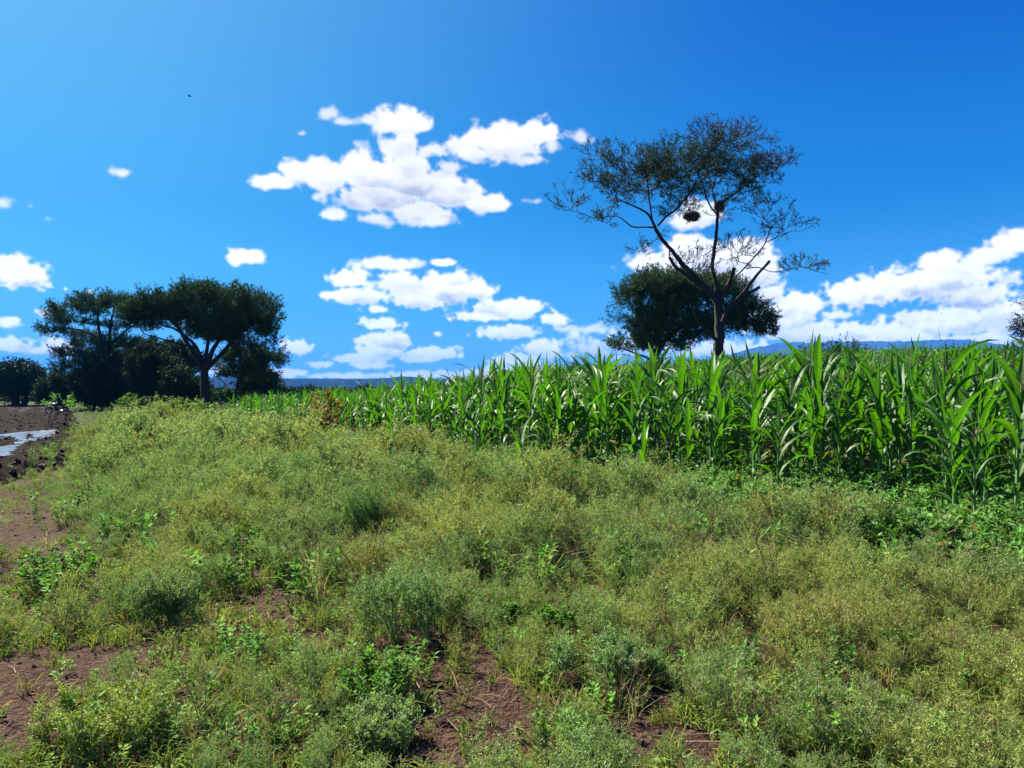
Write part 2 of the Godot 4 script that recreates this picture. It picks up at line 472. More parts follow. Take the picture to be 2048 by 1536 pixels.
const LEANING := {at = Vector2(-22.32, 62.00), limbs = [
		[[0.00, -0.16, 0.00, 0.200], [0.04, 0.68, 0.00, 0.170], [0.16, 1.68, 0.00, 0.155], [0.52, 2.69, 0.00, 0.140]],
		[[0.52, 2.69, 0.00, 0.110], [0.92, 3.61, -0.30, 0.080], [1.52, 4.69, -0.60, 0.050]],
		[[0.52, 2.69, 0.00, 0.100], [0.12, 3.49, 0.35, 0.070], [-0.36, 4.29, 0.70, 0.040]],
		[[0.68, 3.09, 0.00, 0.080], [1.72, 3.77, 0.15, 0.060], [3.13, 4.25, 0.30, 0.030]]
	], lobes = [
		[1.12, 4.49, 0.00, 1.76, 0.80, 1.60], [-0.08, 3.89, 0.50, 1.20, 0.88, 1.40], [2.52, 4.01, 0.00, 1.52, 0.64, 1.30], [3.25, 4.41, 0.00, 1.12, 0.40, 1.00], [0.92, 3.09, -0.80, 1.60, 0.60, 1.40],
		[2.52, 2.97, 0.50, 1.04, 0.36, 1.00], [-0.60, 2.81, 0.00, 0.64, 0.56, 0.90], [1.52, 4.89, 1.00, 1.36, 0.56, 1.20]
	]}
const TALL := {at = Vector2(10.14, 38.00), limbs = [
		[[0.00, -0.12, 0.00, 0.336], [0.00, 1.01, 0.00, 0.286], [0.02, 2.90, 0.00, 0.260], [0.07, 4.15, 0.00, 0.244], [0.00, 5.23, 0.00, 0.227], [-0.15, 5.75, 0.00, 0.218]],
		[[-0.15, 5.75, 0.00, 0.185], [-0.54, 6.12, -0.09, 0.168], [-1.08, 6.66, -0.18, 0.143], [-1.62, 7.27, -0.27, 0.118], [-1.94, 7.74, -0.36, 0.101], [-2.26, 8.18, -0.45, 0.097], [-2.60, 8.62, -0.54, 0.092], [-2.92, 9.16, -0.63, 0.084], [-3.24, 9.87, -0.72, 0.059], [-3.68, 10.24, -0.81, 0.046], [-4.84, 10.78, -0.90, 0.029]],
		[[-0.61, 6.07, 0.00, 0.118], [-1.01, 6.36, 0.17, 0.109], [-1.79, 6.88, 0.35, 0.092], [-2.26, 7.20, 0.52, 0.080], [-2.55, 7.59, 0.70, 0.076]],
		[[-2.31, 7.34, 0.30, 0.042], [-2.36, 7.76, -0.15, 0.042], [-2.26, 8.18, -0.60, 0.042]],
		[[-2.82, 9.41, -0.80, 0.063], [-2.51, 9.75, -0.48, 0.055], [-2.06, 10.07, -0.15, 0.050], [-1.52, 10.69, 0.18, 0.042], [-1.18, 11.32, 0.50, 0.030]],
		[[-2.92, 9.33, -0.80, 0.050], [-3.61, 9.36, -0.90, 0.042], [-4.13, 9.43, -1.00, 0.038], [-4.84, 9.97, -1.10, 0.029], [-5.92, 9.87, -1.20, 0.025], [-6.83, 10.24, -1.30, 0.016], [-7.79, 10.34, -1.40, 0.008]],
		[[-3.07, 9.56, -0.80, 0.050], [-3.37, 10.59, -0.13, 0.038], [-3.61, 11.57, 0.53, 0.030], [-4.10, 12.43, 1.20, 0.020]],
		[[-0.02, 5.67, 0.00, 0.151], [-0.15, 6.56, 0.05, 0.109], [-0.32, 7.20, 0.10, 0.092], [-0.25, 7.91, 0.15, 0.084], [-0.15, 8.79, 0.20, 0.080], [-0.10, 9.70, 0.25, 0.076], [0.00, 10.24, 0.30, 0.063], [0.52, 10.59, 0.35, 0.046], [1.25, 11.13, 0.40, 0.038], [2.14, 11.84, 0.45, 0.030], [3.02, 12.58, 0.50, 0.015]],
		[[-0.10, 9.95, 0.40, 0.059], [-0.27, 10.96, -0.03, 0.042], [0.00, 11.84, -0.47, 0.029], [0.07, 12.80, -0.90, 0.020]],
		[[-0.10, 9.60, 0.40, 0.042], [-0.66, 10.22, 0.70, 0.038], [-1.03, 11.08, 1.00, 0.030], [-1.65, 12.06, 1.30, 0.020]],
		[[0.17, 4.45, 0.30, 0.134], [0.32, 4.99, 0.40, 0.118], [0.66, 5.43, 0.50, 0.101], [1.06, 5.85, 0.60, 0.084], [1.50, 6.48, 0.70, 0.076], [1.87, 6.93, 0.80, 0.067], [2.24, 7.37, 0.90, 0.063]],
		[[0.71, 5.38, 0.50, 0.092], [1.20, 5.75, 0.70, 0.084], [1.77, 6.12, 0.90, 0.076]],
		[[0.07, 5.43, 0.00, 0.126], [0.17, 5.75, 0.20, 0.118], [0.44, 6.39, 0.40, 0.101], [0.61, 7.10, 0.60, 0.092]],
		[[0.07, 5.50, 0.20, 0.059], [0.61, 6.48, 0.32, 0.046], [1.42, 7.37, 0.43, 0.038], [2.14, 8.28, 0.55, 0.029], [2.41, 9.06, 0.67, 0.025], [3.22, 9.70, 0.78, 0.012], [3.39, 10.10, 0.90, 0.006]],
		[[2.19, 8.33, 0.60, 0.022], [2.78, 8.62, 0.50, 0.018], [3.49, 8.89, 0.40, 0.014], [4.00, 8.92, 0.30, 0.010], [4.47, 9.14, 0.20, 0.006]],
		[[1.20, 7.05, 0.50, 0.030], [1.79, 7.10, 0.57, 0.026], [2.41, 6.88, 0.63, 0.022], [3.02, 6.93, 0.70, 0.018], [3.76, 7.10, 0.77, 0.014], [4.45, 6.88, 0.83, 0.010], [5.11, 6.71, 0.90, 0.006]],
		[[2.33, 8.62, 0.90, 0.014], [2.16, 9.36, 0.73, 0.010], [2.28, 9.97, 0.57, 0.007], [2.04, 10.46, 0.40, 0.005]],
		[[-0.10, 3.66, 0.00, 0.101], [-0.79, 4.20, 0.27, 0.076], [-1.28, 4.81, 0.53, 0.050], [-1.40, 5.18, 0.80, 0.034]]
	], lobes = [
		[-4.59, 12.26, 0.00, 1.28, 0.64, 2.00], [-2.87, 12.06, -1.00, 1.47, 0.98, 2.20], [-2.63, 11.82, 1.50, 1.47, 0.88, 2.00], [-1.03, 11.94, 0.00, 1.52, 1.08, 2.40], [0.07, 12.67, 0.80, 1.23, 0.69, 1.80],
		[1.30, 12.26, -0.50, 1.08, 0.74, 1.60], [1.92, 11.52, 0.50, 0.84, 0.69, 1.40], [-1.40, 10.83, 0.00, 1.23, 0.39, 1.80], [-4.96, 10.88, 0.50, 1.13, 0.54, 1.60], [0.81, 10.83, 0.00, 1.18, 0.44, 1.60],
		[-5.53, 9.65, -0.80, 0.54, 0.34, 0.80], [-3.73, 8.18, -0.30, 0.44, 0.34, 0.70], [2.65, 10.39, 0.00, 0.54, 0.20, 0.70], [-6.07, 11.57, 0.00, 0.79, 0.44, 1.20], [-0.17, 9.85, 0.30, 0.44, 0.39, 0.50],
		[-1.89, 9.97, 0.00, 0.98, 0.34, 1.00], [1.06, 13.49, 0.00, 1.72, 0.64, 1.60, 1], [-0.66, 13.58, 0.50, 1.23, 0.54, 1.40, 1], [3.02, 12.36, 0.00, 0.88, 0.64, 1.00, 1], [3.14, 9.24, 0.40, 1.08, 0.74, 1.00, 1],
		[3.76, 7.10, 0.60, 1.08, 0.39, 0.80, 1], [-7.30, 10.54, -0.80, 0.88, 0.74, 1.00, 1], [2.04, 9.60, 0.40, 0.74, 0.74, 0.80, 1], [-6.07, 12.80, 0.00, 0.98, 0.39, 1.00, 1], [-1.15, 7.39, 0.20, 0.98, 0.59, 1.20, 1],
		[0.81, 7.88, 0.50, 0.98, 0.74, 1.20, 1]
	]}
const ROUND := {at = Vector2(9.68, 52.00), limbs = [
		[[0.00, -0.10, 0.00, 0.340], [0.00, 1.24, 0.00, 0.300], [-0.03, 2.76, 0.00, 0.270], [0.13, 3.43, 0.00, 0.250]],
		[[0.13, 3.43, 0.00, 0.180], [0.40, 4.27, -0.33, 0.150], [0.61, 5.45, -0.67, 0.120], [0.44, 6.79, -1.00, 0.080]],
		[[0.20, 3.53, 0.00, 0.180], [0.94, 4.44, 0.25, 0.140], [1.75, 5.04, 0.50, 0.120], [2.96, 5.78, 0.75, 0.090], [4.30, 6.45, 1.00, 0.060]],
		[[0.00, 2.86, 0.00, 0.160], [-0.40, 3.80, 0.17, 0.130], [-0.91, 4.77, 0.33, 0.100], [-1.41, 6.12, 0.50, 0.060]],
		[[-0.13, 2.66, 0.00, 0.100], [-0.91, 3.09, -0.40, 0.070], [-2.08, 3.53, -0.80, 0.040]],
		[[-0.81, 4.94, 0.00, 0.050], [-1.68, 5.28, 0.00, 0.035], [-2.59, 5.41, 0.00, 0.020]],
		[[1.95, 5.11, 0.30, 0.080], [3.97, 5.28, 0.20, 0.070], [5.98, 5.28, 0.10, 0.050], [7.33, 5.11, 0.00, 0.030]]
	], lobes = [
		[-1.68, 7.03, 0.00, 1.21, 1.08, 1.80], [-0.24, 7.63, -1.20, 1.51, 1.14, 2.00], [-0.07, 7.56, 1.50, 1.51, 1.08, 2.00], [1.28, 7.97, 0.00, 1.51, 0.87, 2.20], [2.96, 7.46, -1.00, 1.68, 1.08, 2.20],
		[2.96, 7.29, 1.80, 1.61, 1.08, 2.00], [4.64, 7.03, 0.00, 1.68, 1.28, 2.20], [6.32, 6.02, 0.50, 1.28, 1.28, 1.80], [7.50, 5.11, 0.00, 0.74, 0.87, 1.20], [1.28, 6.45, 0.00, 1.68, 1.08, 2.40],
		[-0.40, 5.68, 0.00, 1.41, 1.08, 2.00], [0.27, 4.54, 0.50, 1.28, 0.87, 1.60], [2.96, 5.28, 0.00, 1.34, 0.74, 2.00], [-0.74, 4.77, -0.50, 1.34, 1.01, 1.60], [4.30, 4.77, 0.50, 1.48, 0.67, 1.80],
		[1.61, 4.10, 0.00, 1.34, 0.54, 1.40], [6.32, 4.77, 0.00, 1.21, 0.67, 1.40], [0.61, 3.60, 0.50, 1.68, 0.54, 1.40], [2.96, 4.34, 0.80, 1.48, 0.61, 1.60], [-0.57, 3.93, 0.00, 1.21, 0.67, 1.40],
		[4.64, 5.61, 0.00, 1.48, 0.87, 1.80], [1.11, 5.28, 1.20, 1.68, 0.87, 1.60], [-2.25, 3.73, -0.60, 0.87, 0.40, 0.80], [-2.69, 5.41, 0.00, 0.47, 0.24, 0.50], [5.14, 5.28, 0.00, 1.34, 0.54, 1.60],
		[-1.08, 3.60, 0.50, 1.01, 0.54, 1.00], [7.83, 4.44, 0.00, 0.40, 0.34, 0.70]
	]}
const EDGE := {at = Vector2(20.58, 30.00), limbs = [
		[[0.00, -0.14, 0.00, 0.240], [-0.02, 1.07, 0.00, 0.200], [-0.06, 2.23, 0.00, 0.170]],
		[[-0.06, 2.23, 0.00, 0.120], [-0.21, 3.01, -0.25, 0.090], [-0.41, 3.78, -0.50, 0.050]],
		[[-0.06, 2.23, 0.00, 0.120], [0.19, 3.20, 0.25, 0.080], [0.29, 4.17, 0.50, 0.050]]
	], lobes = [
		[-0.10, 4.07, 0.00, 0.70, 0.47, 0.90], [0.02, 3.39, 0.00, 0.85, 0.39, 1.00], [0.48, 4.17, 0.50, 0.78, 0.70, 1.00], [-0.10, 2.77, -0.30, 0.66, 0.23, 0.70]
	]}
const FAR_LEFT := {at = Vector2(-67.19, 105.00), limbs = [
		[[-0.27, -0.14, 0.00, 0.500], [-0.41, 0.75, 0.00, 0.400], [-1.09, 2.10, 0.00, 0.300]],
		[[0.00, -0.14, 0.00, 0.500], [0.14, 0.95, 0.50, 0.400], [0.75, 2.44, 1.00, 0.300]],
		[[0.81, -0.14, 0.00, 0.400], [1.09, 1.09, -0.50, 0.350], [2.44, 2.44, -1.00, 0.250]]
	], lobes = [
		[-1.63, 3.26, 0.00, 2.85, 1.76, 3.00], [0.95, 3.53, 1.00, 2.99, 1.76, 3.00], [3.39, 2.71, 0.00, 2.31, 1.63, 2.50], [-0.27, 2.44, -1.00, 4.07, 1.36, 3.00], [2.44, 2.17, 1.00, 2.71, 1.09, 2.50]
	]}
const THICKETS := [
	{at = Vector2(-37.29, 69.00), limbs = [
		[[0.00, -0.13, 0.00, 0.160], [0.00, 0.36, 0.00, 0.130]],
		[[0.00, 0.27, 0.00, 0.110], [-0.22, 0.98, 0.00, 0.080], [-0.45, 2.32, 0.00, 0.040]],
		[[0.00, 0.27, 0.00, 0.110], [0.27, 1.32, 0.25, 0.080], [0.54, 2.99, 0.50, 0.040]],
		[[0.00, 0.27, 0.00, 0.110], [0.04, 0.49, -0.25, 0.080], [0.09, 1.34, -0.50, 0.040]]
	], lobes = [
		[-0.45, 2.32, 0.00, 1.16, 1.43, 1.60], [0.54, 2.99, 0.50, 1.52, 1.69, 2.00], [0.09, 1.34, -0.50, 1.52, 0.89, 1.60]
	]},
	{at = Vector2(-34.75, 69.00), limbs = [
		[[0.00, -0.13, 0.00, 0.160], [0.00, 0.36, 0.00, 0.130]],
		[[0.00, 0.27, 0.00, 0.110], [-0.45, 1.27, 0.00, 0.080], [-0.89, 2.90, 0.00, 0.040]],
		[[0.00, 0.27, 0.00, 0.110], [0.33, 0.94, 0.25, 0.080], [0.67, 2.23, 0.50, 0.040]],
		[[0.00, 0.27, 0.00, 0.110], [-0.16, 0.49, -0.25, 0.080], [-0.31, 1.34, -0.50, 0.040]]
	], lobes = [
		[-0.89, 2.90, 0.00, 1.78, 1.78, 2.20], [0.67, 2.23, 0.50, 1.61, 1.61, 2.00], [-0.31, 1.34, -0.50, 2.23, 1.07, 2.00]
	]},
	{at = Vector2(-30.67, 66.00), limbs = [
		[[0.00, -0.13, 0.00, 0.160], [0.00, 0.34, 0.00, 0.130]],
		[[0.00, 0.26, 0.00, 0.110], [-0.21, 1.69, 0.00, 0.080], [-0.43, 3.71, 0.00, 0.040]],
		[[0.00, 0.26, 0.00, 0.110], [0.43, 1.47, 0.25, 0.080], [0.85, 3.29, 0.50, 0.040]],
		[[0.00, 0.26, 0.00, 0.110], [0.00, 0.62, -0.25, 0.080], [0.00, 1.58, -0.50, 0.040]]
	], lobes = [
		[-0.43, 3.71, 0.00, 1.54, 1.62, 2.00], [0.85, 3.29, 0.50, 1.54, 1.71, 2.00], [0.00, 1.58, -0.50, 2.13, 1.28, 2.20]
	]},
	{at = Vector2(-27.06, 64.00), limbs = [
		[[0.00, -0.12, 0.00, 0.160], [0.00, 0.33, 0.00, 0.130]],
		[[0.00, 0.25, 0.00, 0.110], [-0.31, 0.87, 0.00, 0.080], [-0.62, 2.07, 0.00, 0.040]],
		[[0.00, 0.25, 0.00, 0.110], [0.31, 0.66, 0.15, 0.080], [0.62, 1.65, 0.30, 0.040]],
		[[0.00, 0.25, 0.00, 0.110], [0.00, 0.35, 0.00, 0.080], [0.00, 1.03, 0.00, 0.040]]
	], lobes = [
		[-0.62, 2.07, 0.00, 1.49, 1.41, 1.80], [0.62, 1.65, 0.30, 1.08, 1.08, 1.50], [0.00, 1.03, 0.00, 1.65, 0.74, 1.50]
	]},
	{at = Vector2(-36.50, 78.00), limbs = [
		[[0.00, -0.15, 0.00, 0.160], [0.00, 0.40, 0.00, 0.130]],
		[[0.00, 0.30, 0.00, 0.110], [-0.76, 2.39, 0.00, 0.080], [-1.51, 5.19, 0.00, 0.040]],
		[[0.00, 0.30, 0.00, 0.110], [0.76, 2.57, 0.25, 0.080], [1.51, 5.55, 0.50, 0.040]],
		[[0.00, 0.30, 0.00, 0.110], [1.76, 1.94, 0.00, 0.080], [3.53, 4.29, 0.00, 0.040]]
	], lobes = [
		[-1.51, 5.19, 0.00, 2.02, 1.31, 2.20], [1.51, 5.55, 0.50, 2.32, 1.21, 2.20], [3.53, 4.29, 0.00, 1.82, 1.51, 2.00]
	]},
	{at = Vector2(-24.63, 75.00), limbs = [
		[[0.00, -0.15, 0.00, 0.160], [0.00, 0.39, 0.00, 0.130]],
		[[0.00, 0.29, 0.00, 0.110], [-0.02, 1.12, 0.00, 0.080], [-0.05, 2.62, 0.00, 0.040]],
		[[0.00, 0.29, 0.00, 0.110], [0.46, 0.87, 0.15, 0.080], [0.92, 2.13, 0.30, 0.040]],
		[[0.00, 0.29, 0.00, 0.110], [-0.39, 0.70, 0.00, 0.080], [-0.78, 1.79, 0.00, 0.040]]
	], lobes = [
		[-0.05, 2.62, 0.00, 1.26, 1.45, 1.60], [0.92, 2.13, 0.30, 0.87, 0.87, 1.20], [-0.78, 1.79, 0.00, 0.78, 0.87, 1.20]
	]},
	{at = Vector2(-52.30, 90.00), limbs = [
		[[0.00, -0.17, 0.00, 0.160], [0.00, 0.47, 0.00, 0.130]],
		[[0.00, 0.35, 0.00, 0.110], [-0.44, 0.76, 0.00, 0.080], [-0.87, 1.98, 0.00, 0.040]],
		[[0.00, 0.35, 0.00, 0.110], [0.29, 0.99, 0.25, 0.080], [0.58, 2.44, 0.50, 0.040]],
		[[0.00, 0.35, 0.00, 0.110], [-0.87, 0.41, 0.00, 0.080], [-1.75, 1.28, 0.00, 0.040]]
	], lobes = [
		[-0.87, 1.98, 0.00, 1.75, 1.28, 2.00], [0.58, 2.44, 0.50, 1.63, 1.63, 2.00], [-1.75, 1.28, 0.00, 1.28, 0.81, 1.50]
	]},
	{at = Vector2(-33.95, 130.00), limbs = [
		[[0.00, -0.25, 0.00, 0.160], [0.00, 0.67, 0.00, 0.130]],
		[[0.00, 0.50, 0.00, 0.110], [0.00, 0.08, 0.00, 0.080], [0.00, 0.84, 0.00, 0.040]]
	], lobes = [
		[0.00, 0.84, 0.00, 2.02, 0.92, 2.20]
	]},
	{at = Vector2(-24.29, 130.00), limbs = [
		[[0.00, -0.25, 0.00, 0.160], [0.00, 0.67, 0.00, 0.130]],
		[[0.00, 0.50, 0.00, 0.110], [0.00, 0.17, 0.00, 0.080], [0.00, 1.01, 0.00, 0.040]]
	], lobes = [
		[0.00, 1.01, 0.00, 1.68, 0.92, 2.00]
	]},
	{at = Vector2(25.49, 62.00), limbs = [
		[[0.00, -0.12, 0.00, 0.160], [0.00, 0.32, 0.00, 0.130]],
		[[0.00, 0.24, 0.00, 0.110], [-0.40, 0.72, 0.00, 0.080], [-0.80, 1.76, 0.00, 0.040]],
		[[0.00, 0.24, 0.00, 0.110], [0.60, 0.80, 0.25, 0.080], [1.20, 1.92, 0.50, 0.040]],
		[[0.00, 0.24, 0.00, 0.110], [0.00, 0.52, 0.00, 0.080], [0.00, 1.36, 0.00, 0.040]]
	], lobes = [
		[-0.80, 1.76, 0.00, 1.44, 0.56, 1.60], [1.20, 1.92, 0.50, 1.44, 0.64, 1.60], [0.00, 1.36, 0.00, 2.40, 0.48, 1.60]
	]},
	{at = Vector2(-26.39, 88.00), limbs = [
		[[0.00, -0.17, 0.00, 0.160], [0.00, 0.46, 0.00, 0.130]],
		[[0.00, 0.34, 0.00, 0.110], [-0.14, 0.28, 0.00, 0.080], [-0.28, 1.02, 0.00, 0.040]],
		[[0.00, 0.34, 0.00, 0.110], [0.85, 0.17, 0.00, 0.080], [1.71, 0.80, 0.00, 0.040]]
	], lobes = [
		[-0.28, 1.02, 0.00, 1.71, 0.68, 1.60], [1.71, 0.80, 0.00, 1.37, 0.51, 1.40]
	]}
]


func acacia_spray(leaves: int, size: float, col: Color) -> Shape:
	var s := Shape.new()
	var wood := Color(0.05, 0.042, 0.03)
	var bend := Vector3(rnd(-0.2, 0.2), 0, rnd(-0.2, 0.2))
	s.strip(Vector3.ZERO, Vector3(0, 0.5, 0), 0.012, 0.009, Vector3.RIGHT, wood)
	s.strip(Vector3(0, 0.5, 0), Vector3(0, 1.0, 0) + bend, 0.009, 0.004, Vector3.BACK, wood)
	for k in 9:
		var t := 0.12 + 0.88 * k / 8.0
		var a := Vector3(0, t, 0) + bend * maxf(0.0, t - 0.5) * 2.0
		var out := Vector3(rnd(-1, 1), rnd(0.15, 0.9), rnd(-1, 1)).normalized()
		var b := a + out * rnd(0.22, 0.42)
		s.strip(a, b, 0.006, 0.003, ball(), wood)
		for q in leaves:
			var p := a.lerp(b, rnd(0.15, 1.0))
			var o := (ball() + out * 0.5).normalized()
			var sd := o.cross(ball()).normalized() * size * 0.17
			s.tri(p - sd * 0.6, p + sd, p + o * size * rnd(0.7, 1.3), tint(col, 0.35))
	return s


func leafy_spray(leaves: int, size: float, col: Color) -> Shape:
	var s := Shape.new()
	s.strip(Vector3.ZERO, Vector3(0, 1, 0), 0.012, 0.004, Vector3.RIGHT, Color(0.05, 0.04, 0.03))
	for q in leaves:
		var p := Vector3(0, rnd(0.05, 1.0), 0) + ball() * 0.28
		var o := (ball() + Vector3.UP * 0.2).normalized()
		s.leaf(p, p + o * size * rnd(0.7, 1.3), size * 0.3, ball(), tint(col, 0.3))
	return s


func bare_spray() -> Shape:
	var s := Shape.new()
	var wood := Color(0.035, 0.03, 0.025)
	var p := [Vector3.ZERO, Vector3(0.06, 0.35, 0.03), Vector3(-0.04, 0.7, 0.05), Vector3(0.05, 1.0, -0.04)]
	s.tube(p, [0.024, 0.019, 0.014, 0.006], 3, wood)
	for k in 7:
		var a: Vector3 = p[1 + k % 2].lerp(p[2], rng.randf())
		var m := a + Vector3(rnd(-1, 1), rnd(0.2, 1), rnd(-1, 1)).normalized() * rnd(0.12, 0.25)
		var b := m + Vector3(rnd(-1, 1), rnd(-0.2, 1), rnd(-1, 1)).normalized() * rnd(0.1, 0.3)
		s.tube([a, m, b], [0.014, 0.011, 0.005], 3, wood)
	return s


func plant_tree(spec: Dictionary, root: Node3D, tips: int, sprays: Array, per_tip: int, spray_len: float, lift: float, bark: Material, leaf: Material, bare: Array = [], bare_share := 0.0) -> void:
	var pos := PackedVector3Array()
	var par := PackedInt32Array()
	var rad := PackedFloat32Array()
	var wood := Shape.new()
	var bark_col := Color(0.045, 0.038, 0.032)
	for limb in spec.limbs:
		var line := []
		var thick := []
		for i in limb.size():
			var a := Vector3(limb[i][0], limb[i][1], limb[i][2])
			line.append(a)
			thick.append(limb[i][3])
		# rounder and knottier than traced
		var fine := []
		var fine_r := []
		for i in line.size() - 1:
			var a: Vector3 = line[maxi(i - 1, 0)]
			var d: Vector3 = line[mini(i + 2, line.size() - 1)]
			for q in 3:
				var t := q / 3.0
				fine.append(line[i].cubic_interpolate(line[i + 1], a, d, t) + ball() * thick[i] * 0.22)
				fine_r.append(lerpf(thick[i], thick[i + 1], t) * rnd(0.92, 1.1))
		fine.append(line[-1])
		fine_r.append(thick[-1])
		wood.tube(fine, fine_r, 9 if thick[0] > 0.12 else 5, bark_col, true)
		for i in fine.size():
			var up := pos.size() - 1
			if i == 0:
				up = -1
				var best := 1e9
				for k in pos.size():
					var e: float = pos[k].distance_squared_to(fine[0])
					if e < best:
						best = e
						up = k
			pos.append(fine[i])
			par.append(up)
			rad.append(fine_r[i])
	var fixed := pos.size()
	var sum := 0.0
	var shares := []
	for b in spec.lobes:
		sum += pow(b[3] * b[4] * b[5], 0.75)
		shares.append(sum)
	var goals := []
	for k in tips:
		var pick := rng.randf() * sum
		var at := 0
		while shares[at] < pick:
			at += 1
		var b: Array = spec.lobes[at]
		var o := ball().normalized() * pow(rng.randf(), 0.42)
		var trim := spray_len * (0.42 if lift > 0.4 else 0.12)
		var g := Vector3(b[0] + o.x * maxf(b[3] - trim, b[3] * 0.45), b[1] - trim * 0.35 * lift + o.y * maxf(b[4] - trim, b[4] * 0.45), b[2] + o.z * maxf(b[5] - trim, b[5] * 0.45))
		var near := 1e9
		for q in fixed:
			near = minf(near, pos[q].distance_squared_to(g))
		goals.append([near, g, Vector3(b[0], b[1] - b[4] * 0.5, b[2]), b.size() > 6])
	goals.sort_custom(func(a, b): return a[0] < b[0])
	var ends := []
	for goal in goals:
		var g: Vector3 = goal[1]
		var best := 1e9
		var up := 0
		for q in pos.size():
			var dd := g - pos[q]
			var e := dd.length_squared()
			if dd.y < 0.0:
				e += dd.y * dd.y * 1.5
			if e < best:
				best = e
				up = q
		var a := pos[up]
		var dist := a.distance_to(g)
		var along := Vector3.UP
		if par[up] >= 0:
			along = (a - pos[par[up]]).normalized()
		var mid := a + along * dist * 0.35 + Vector3(0, dist * 0.08, 0)
		var n := clampi(int(dist / 0.5) + 1, 1, 6)
		var last := up
		for q in n:
			var t := (q + 1.0) / n
			var p := a.lerp(mid, t).lerp(mid.lerp(g, t), t)
			if q < n - 1:
				p += ball() * 0.07 * dist / n
			pos.append(p)
			par.append(last)
			rad.append(0.010)
			last = pos.size() - 1
		ends.append([last, goal[2], goal[3]])
	var flow := PackedFloat32Array()
	flow.resize(pos.size())
	for i in range(pos.size() - 1, fixed - 1, -1):
		if flow[i] > 0.0:
			rad[i] = minf(pow(flow[i], 1.0 / 2.5), 0.12)
		if par[i] >= 0:
			flow[par[i]] += pow(rad[i], 2.5)
	for i in range(fixed, pos.size()):
		var a := pos[par[i]]
		var ra := minf(rad[par[i]], rad[i] * 1.5)
		wood.tube([a, pos[i]], [ra, rad[i]], 5 if rad[i] > 0.03 else 3, bark_col)
	part("trunk", wood.mesh(), bark, root)
	var crown := Shape.new()
	for e in ends:
		var p := pos[e[0]]
		for k in per_tip:
			var out: Vector3 = (p - e[1]).normalized() + Vector3.UP * lift + ball() * 0.8
			out = out.normalized()
			var side := out.cross(ball()).normalized()
			var size := spray_len * rnd(0.7, 1.3)
			var turn := Basis(side, out, side.cross(out)) * size
			var from := p if k == 0 else p.lerp(pos[par[e[0]]], rng.randf()) + ball() * 0.1
			if bare.size() > 0 and (e[2] or rng.randf() < bare_share):
				crown.put(bare[rng.randi() % bare.size()], Transform3D(turn, from))
			else:
				crown.put(sprays[rng.randi() % sprays.size()], Transform3D(turn, from))
	part("crown", crown.mesh(), leaf, root)


